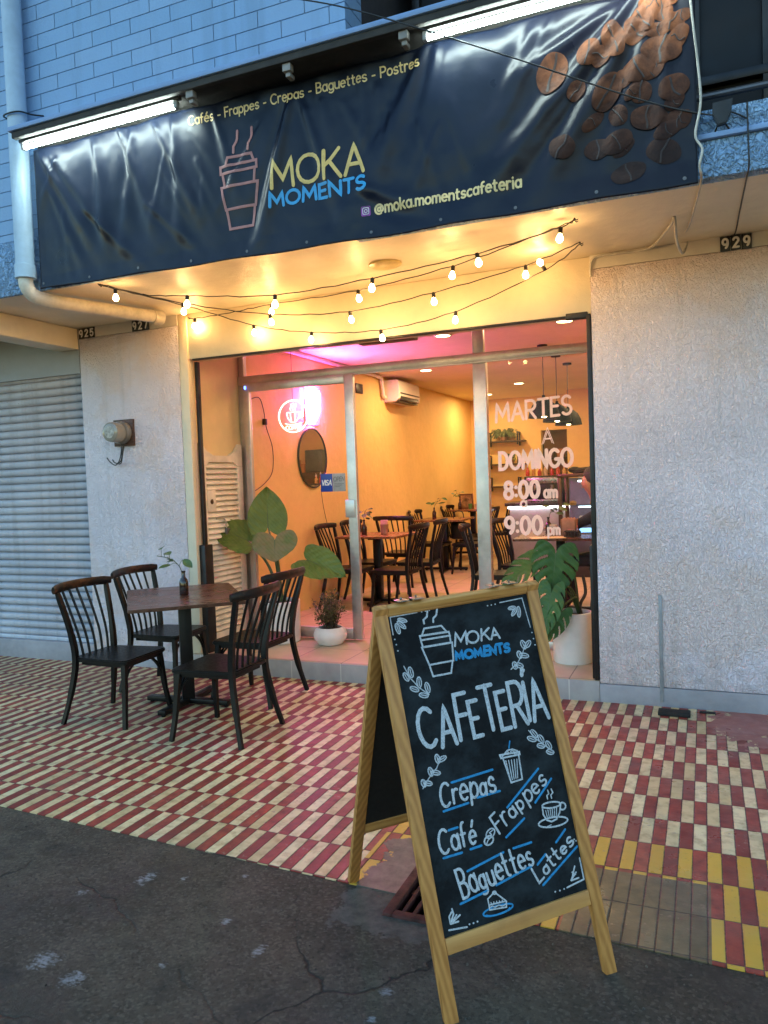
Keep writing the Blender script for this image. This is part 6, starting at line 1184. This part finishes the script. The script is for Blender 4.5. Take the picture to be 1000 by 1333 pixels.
mb = MB(); mb.tube(smooth([(-.95, 5.35, zt+.06), (-.85, 5.32, zt+.085), (-.6, 5.3, zt+.10), (-.30, 5.28, zt+.15)]), [.05]*8+[.045]*8+[.035]*8+[.02], 8); mb.sphere((-.95, 5.35, zt+.098), .055, 10, (1.6, 1, .8)); tag(obj('folded_bag', mb, plain('black_cloth', (.012, .012, .013), .8)), 'black cloth bag lying on top of the display case', 'bag')
# things on the window table
zt2 = ZI+.757
nb_ = thing('napkin_holder', 'wooden napkin holder with pinkish napkins on the window table', 'napkin holder', (-.56, 2.42, zt2))
mb = MB(); mb.box((-.075, -.055, 0), (.075, .055, .012), .003); mb.box((-.075, -.055, .0125), (-.066, .055, .16), .003); mb.box((.066, -.055, .0125), (.075, .055, .16), .003); obj('stand', mb, wood('napkin_wood', (.30, .15, .07), (.42, .22, .11)), nb_)
mb = MB()
for k in range(12): mb.box((-.06+.010*k, -.06, .013), (-.053+.010*k, .06, .165+.008*math.sin(k*2.1)), .002)
obj('napkins', mb, plain('napkin_paper', (.62, .38, .30), .8), nb_)
jr = thing('sugar_jar', 'glass jar with a metal lid beside the napkin holder', 'jar', (-.705, 2.36, zt2))
mb = MB(); mb.lathe([(.036, 0), (.040, .006), (.040, .075), (.034, .085)], 18); obj('jar', mb, plain('jar_contents', (.36, .20, .11), .2), jr)
mb = MB(); mb.lathe([(.037, .0855), (.037, .105), (.033, .108)], 18); obj('lid', mb, M_ALU, jr)
rk = thing('caddy', 'small black wire caddy of sachets in front of the napkin holder', 'caddy', (-.50, 2.20, zt2))
mb = MB()
for z in (.012, .055): mb.tube([(-.07, -.04, z), (.07, -.04, z), (.07, .04, z), (-.07, .04, z)], .004, 6, closed=True)
for x, y in ((-.07, -.04), (.07, -.04), (.07, .04), (-.07, .04), (0, -.04), (0, .04)): mb.tube([(x, y, .001), (x, y, .057)], .0035, 6)
obj('rack', mb, M_BLKM, rk)
mb = MB()
for k in range(6): mb.box((-.06+.021*k, -.03, .006), (-.046+.021*k, .03, .065), .002)
obj('sachets', mb, plain('dark_sachet', (.05, .03, .025), .6), rk)
mn = MB(); mn.box((-.16, -.11, 0), (.16, .11, .004), .001, Matrix.Translation((-.72, 2.13, zt2+.0005)) @ Matrix.Rotation(R(18), 4, 'Z')); tag(obj('menu_card', mn, plain('cream_card', (.62, .48, .28), .6)), 'cream menu card lying at the near edge of the window table', 'menu')
ph = MB(); ph.box((-.075, -.04, 0), (.075, .04, .009), .003, Matrix.Translation((-.42, 2.58, zt2+.03)) @ Matrix.Rotation(R(20), 4, 'Z') @ Matrix.Rotation(R(35), 4, 'X')); pho = tag(obj('mobile_phone', ph, M_BLKM), 'mobile phone with a bright blue screen held on the window table', 'phone')
mb = MB(); mb.box((-.068, -.034, .0092), (.068, .034, .0098), 0, Matrix.Translation((-.42, 2.58, zt2+.03)) @ Matrix.Rotation(R(20), 4, 'Z') @ Matrix.Rotation(R(35), 4, 'X')); obj('screen', mb, glow('phone_screen', (.25, .55, 1.0), 1.6), pho, True)
sprig_vase('dark bottle vase with a leafy sprig on the window table', (-.80, 2.62, zt2), (.12, 0), 9, 8)
# things on the inside tables
def cup_at(name, label, loc, col, h=.09, r=.036):
    t = thing(name, label, 'cup', loc, 0); mb = MB(); mb.lathe([(r*.75, 0), (r*.8, .004), (r, h), (r*.93, h), (r*.75, .012)], 18, None, True, True); obj('cup', mb, plain(name+'_skin', col, .3), t); return t
nh = thing('napkin_glass', 'glass of folded napkins on the first inside table', 'napkin holder', (-2.62, 2.70, ZI+.757)); mb = MB(); mb.lathe([(.034, 0), (.040, .005), (.046, .11), (.043, .11), (.036, .01)], 18); obj('glass', mb, plain('smoky_glass', (.30, .18, .12), .12, coat=.4), nh)
mb = MB()
for k in range(7): mb.box((-.032, -.03+.008*k, .012), (.032, -.024+.008*k, .15+.01*math.sin(k*1.7)), .002, Matrix.Rotation(.08*math.sin(k), 4, 'X'))
obj('napkins', mb, plain('pink_napkin', (.60, .34, .26), .8), nh)
zc = ZI+.817
cup_at('paper_cup', 'pale paper cup on the far crowded table', (-2.80, 7.05, zc), (.6, .45, .35)); cup_at('red_cup', 'red tumbler at the aisle edge of the far table', (-2.64, 7.12, zc), (.5, .08, .05)); cup_at('green_cup', 'green tumbler in the middle of the far table', (-2.95, 7.2, zc), (.10, .28, .08))
pf = thing('photo_frame', 'wooden picture frame standing at the back of the far inside table', 'picture frame', (-3.05, 7.35, zc)); mb = MB(); T = Matrix.Rotation(R(12), 4, 'X')
for a in (((-.12, -.008, 0), (.12, .008, .025)), ((-.12, -.008, .235), (.12, .008, .26)), ((-.12, -.008, .0255), (-.095, .008, .2345)), ((.095, -.008, .0255), (.12, .008, .2345))): mb.box(*a, .002, T)
obj('frame', mb, wood('frame_wood', (.14, .06, .025), (.24, .11, .05)), pf); mb = MB(); mb.box((-.094, -.003, .0258), (.094, .003, .2342), 0, T); obj('picture', mb, plain('faded_print', (.5, .3, .14), .5, var=.6, vs=9), pf)
bg_ = MB(); bg_.sphere((0, 0, .06), .08, 12, (1.3, .8, .75)); bg_.sphere((.07, .02, .04), .05, 10, (1.2, .9, .8)); o = tag(obj('bread_basket', bg_, plain('bread_crust', (.50, .26, .09), .7, bs=30, bd=.01)), 'heap of bread on the far inside table', 'bread'); o.location = (-2.72, 7.32, zc)
ck = thing('dark_handbag', 'black handbag hung over the second inside table chair', 'bag', (-2.70, 5.72, ZI+.46)); mb = MB(); mb.box((-.12, -.06, -.02), (.12, .06, .24), .04); obj('body', mb, plain('black_leather', (.012, .011, .011), .5), ck); mb = MB(); mb.tube(smooth([(-.08, 0, .23), (-.06, 0, .38), (.06, 0, .38), (.08, 0, .23)]), .008, 6); obj('strap', mb, M_BLKM, ck)
wb = MB(); wb.box((-.92, 7.87, 1.85), (-.80, 7.898, 2.12), .004); tag(obj('wall_plaque', wb, plain('dark_plaque', (.06, .025, .014), .5)), 'small dark plaque on the yellow back wall at the right', 'plaque')
kt = thing('kitchen_shelf_unit', 'dark shelving with jars in the kitchen doorway', 'shelving', (-1.75, 8.95, ZF)); mb = MB()
for z in (.4, .9, 1.35, 1.62): mb.box((-2.1, 8.85, ZF+z), (-1.4, 9.15, ZF+z+.02), .003)
for x in (-2.1, -1.43): mb.box((x, 8.86, ZF), (x+.03, 9.14, ZF+1.9), .003)
obj('frame', mb, M_BLKM, kt); kt_o = [c for c in C.objects if c.parent == kt]
for c in kt_o: c.data.transform(wm(kt).inverted())
for k in range(4):
    mb = MB(); mb.box((-1.95+.15*k, 8.9, ZF+1.641), (-1.85+.15*k, 9.05, ZF+1.80), .01); obj('box', mb, plain('kitchen_box_%d' % k, ((.10, .06, .05), (.45, .18, .08), (.06, .05, .05), (.4, .15, .06))[k], .6), kt, True)

# ================================================================== THE PERSON AT THE WINDOW TABLE
pc = dup(ch, (-.18, 2.72, ZI), R(183), 'black spindle chair under the person at the window table', GI)
def skin(name, chains, mat, parent=None, sub=2, root=0):
    """chains: list of [(x, y, z, r), ...]; chains sharing a point are welded."""
    me = bpy.data.meshes.new(name); vs, rs, es, key = [], [], [], {}
    for chn in chains:
        last = None
        for x, y, z, r in chn:
            k = (round(x, 4), round(y, 4), round(z, 4))
            if k not in key: key[k] = len(vs); vs.append((x, y, z)); rs.append(r)
            i = key[k]
            if last is not None and last != i: es.append((last, i))
            last = i
    me.from_pydata(vs, es, []); o = bpy.data.objects.new(name, me); C.objects.link(o)
    md = o.modifiers.new('skin', 'SKIN'); md.use_smooth_shade = True
    for i, r in enumerate(rs):
        r = r if isinstance(r, tuple) else (r, r)
        me.skin_vertices[0].data[i].radius = r
    me.skin_vertices[0].data[root].use_root = True
    sd = o.modifiers.new('smooth', 'SUBSURF'); sd.levels = sub; sd.render_levels = sub
    me.materials.append(mat)
    if parent: o.parent = parent; me.transform(wm(parent).inverted())
    return o
pe = thing('person', 'person in a navy sweater at the window table, arm reaching to a phone', 'person', (-.02, 2.62, ZI))
zs = ZI+.43; px, py = -.19, 2.74
M_SKIN = plain('skin', (.42, .22, .13), .5, var=.08, vs=20); M_NAVY = plain('navy_knit', (.012, .016, .034), .85, var=.2, vs=60, bs=220, bd=.002); M_JEAN = plain('dark_jeans', (.02, .024, .04), .8)
H = ZI
pel, che, nek, hd = (px, py, zs+.12), (px-.05, py, zs+.50), (px-.08, py, zs+.66), (px-.12, py, zs+.78)
torso = [(px, py, zs+.10, (.16, .13)), (px-.04, py, zs+.25, (.15, .12)), (px-.10, py, zs+.45, (.17, .12)), (px-.13, py, zs+.56, (.10, .08)), (px-.15, py, zs+.63, (.055, .055))]
def arm(s, sh, el, wr): return [(px-.10, py, zs+.45, (.17, .12)), (*sh, .068), (*[(a+b)/2 for a, b in zip(sh, el)], .054), (*el, .047), (*[(a+b)/2 for a, b in zip(el, wr)], .042), (*wr, .034)]
shL, elL, wrL = (px-.17, py-.19, zs+.50), (px-.33, py-.27, ZI+.84), (px-.50, py-.13, ZI+.80)
shR, elR, wrR = (px-.17, py+.19, zs+.50), (px-.32, py+.26, ZI+.84), (px-.54, py+.06, ZI+.80)
skin('sweater', [torso, arm(-1, shL, elL, wrL), arm(1, shR, elR, wrR)], M_NAVY, pe)
legs = []
for s_ in (-1, 1): legs.append([(px, py, zs+.09, (.15, .12)), (px-.06, py+s_*.10, zs+.07, .082), (px-.26, py+s_*.12, zs+.065, .068), (px-.43, py+s_*.12, zs+.04, .056), (px-.44, py+s_*.12, ZI+.25, .05), (px-.42, py+s_*.12, ZI+.09, .04), (px-.46, py+s_*.12, ZI+.045, .042), (px-.56, py+s_*.125, ZI+.035, .034)])
skin('trousers', legs, M_JEAN, pe)
head = [(px-.085-.075, py, zs+.62, .05), (px-.085-.085, py, zs+.70, .052), (px-.085-.10, py, zs+.76, (.085, .075)), (px-.085-.11, py, zs+.84, (.105, .085)), (px-.085-.10, py, zs+.92, (.09, .08))]
nose = [(px-.085-.11, py, zs+.84, (.105, .085)), (px-.085-.215, py, zs+.825, .016)]
hands = []
for wr, sd in ((wrL, 1), (wrR, -1)):
    d = V((-.9, .35*sd, .05)).normalized(); sdv = V((-d.y, d.x, 0)); w0 = V(wr); pm = w0+d*.055; hands.append([(*wr, .024), (*pm, (.036, .018))])
    for k in range(4):
        b = w0+d*.085+sdv*(-.03+.02*k); L = (.07, .08, .076, .06)[k]; hands.append([(*pm, (.036, .018)), (*b, .0095), (*(b+d*L*.5+V((0, 0, .012))), .0088), (*(b+d*L*.85+V((0, 0, -.012))), .0075)])
    t0 = w0+d*.03+sdv*.032*(-sd); hands.append([(*pm, (.036, .018)), (*t0, .011), (*(t0+d*.035+sdv*.018*(-sd)), .0095), (*(t0+d*.06+sdv*.012*(-sd)), .008)])
skin('head', [head, nose], M_SKIN, pe)
skin('hand', hands[:6], M_SKIN, pe, 1); skin('hand', hands[6:], M_SKIN, pe, 1)
mb = MB(); mb.sphere((px-.085-.075, py, zs+.885), .118, 18, (1.0, .86, 1.0))
for v in list(mb.bm.verts):
    if v.co.x < px-.235 and v.co.z < zs+.90: v.co.x = px-.235
obj('hair', mb, plain('dark_hair', (.016, .010, .008), .6, var=.4, vs=60, bs=150, bd=.006), pe, True)
mb = MB()
for s_ in (-1, 1): mb.sphere((px-.085-.197, py+s_*.035, zs+.855), .012, 10)
obj('eyes', mb, plain('eye_white', (.5, .47, .44), .2), pe, True)
mb = MB(); mb.tube([(px-.085-.198, py-.026, zs+.782), (px-.085-.204, py, zs+.780), (px-.085-.198, py+.026, zs+.782)], [.004, .007, .004], 8); obj('mouth', mb, plain('lip', (.34, .11, .09), .5), pe, True)
mb = MB()
for s_ in (-1, 1): mb.sphere((px-.085-.09, py+s_*.088, zs+.835), .028, 10, (.7, .35, 1))
obj('ears', mb, M_SKIN, pe, True)

# cabinet on the far side of the partition, which the round mirror shows
cb = thing('storage_cabinet', 'dark brown cabinet against the back wall, seen in the round mirror', 'cabinet', (-.35, 7.7, ZF))
mb = MB(); mb.box((-.95, 7.5, ZF), (.15, 7.895, 1.68), .006); obj('carcass', mb, plain('cabinet_brown', (.075, .038, .022), .5), cb, True)
mb = MB()
for x in (-.94, -.39): mb.box((x, 7.482, ZF+.08), (x+.53, 7.499, 1.55), .004)
obj('doors', mb, plain('cabinet_door_brown', (.09, .045, .026), .45), cb, True)
gb = MB(); gb.box((-.72, 7.55, 1.681), (-.34, 7.85, 2.10), .02); tag(obj('grey_appliance', gb, plain('appliance_grey', (.10, .10, .10), .4)), 'grey appliance on the cabinet, seen in the round mirror', 'appliance')
for k, (x, h) in enumerate(((-.27, .16), (-.16, .24), (-.05, .12))):
    cu = MB(); cu.lathe([(.04, 0), (.055, h), (.048, h), (.036, .01)], 18); o = tag(obj('stacked_cups', cu, plain('orange_cup_%d' % k, (.55, .22, .07), .5)), ('middle height', 'tallest', 'shortest')[k]+' stack of orange paper cups on the cabinet, seen in the round mirror', 'cups', 'stacked orange cups'); o.location = (x, 7.62, 1.681)

# loose grit and small stones along the street
q = random.Random(17); mb = MB()
def stone(x, y, r):
    o = [mb.bm.verts.new((x+r*math.cos(a+q.uniform(-.4, .4))*q.uniform(.7, 1.2), y+r*math.sin(a)*q.uniform(.7, 1.2), -.006)) for a in (0, 1.05, 2.1, 3.14, 4.2, 5.2)]
    tp = mb.bm.verts.new((x+q.uniform(-.3, .3)*r, y+q.uniform(-.3, .3)*r, -.004+r*q.uniform(.5, .9)))
    for a, b in zip(o, o[1:]+o[:1]): mb.bm.faces.new((a, b, tp))
for i in range(900):
    x = q.uniform(-2.6, 1.2); e = EDGE(x); y = e-abs(q.gauss(0, .35)) if q.random() < .6 else q.uniform(-3.9, e)
    if PX0-.06 < x < PX1+.04 and PY0-.03 < y < PY1: continue
    stone(x, y, q.choice((.002, .003, .003, .004, .005, .007)))
tag(obj('grit', mb, plain('street_grit', (.12, .105, .085), .9, var=.7, vs=60), smooth=0), kind='stuff')
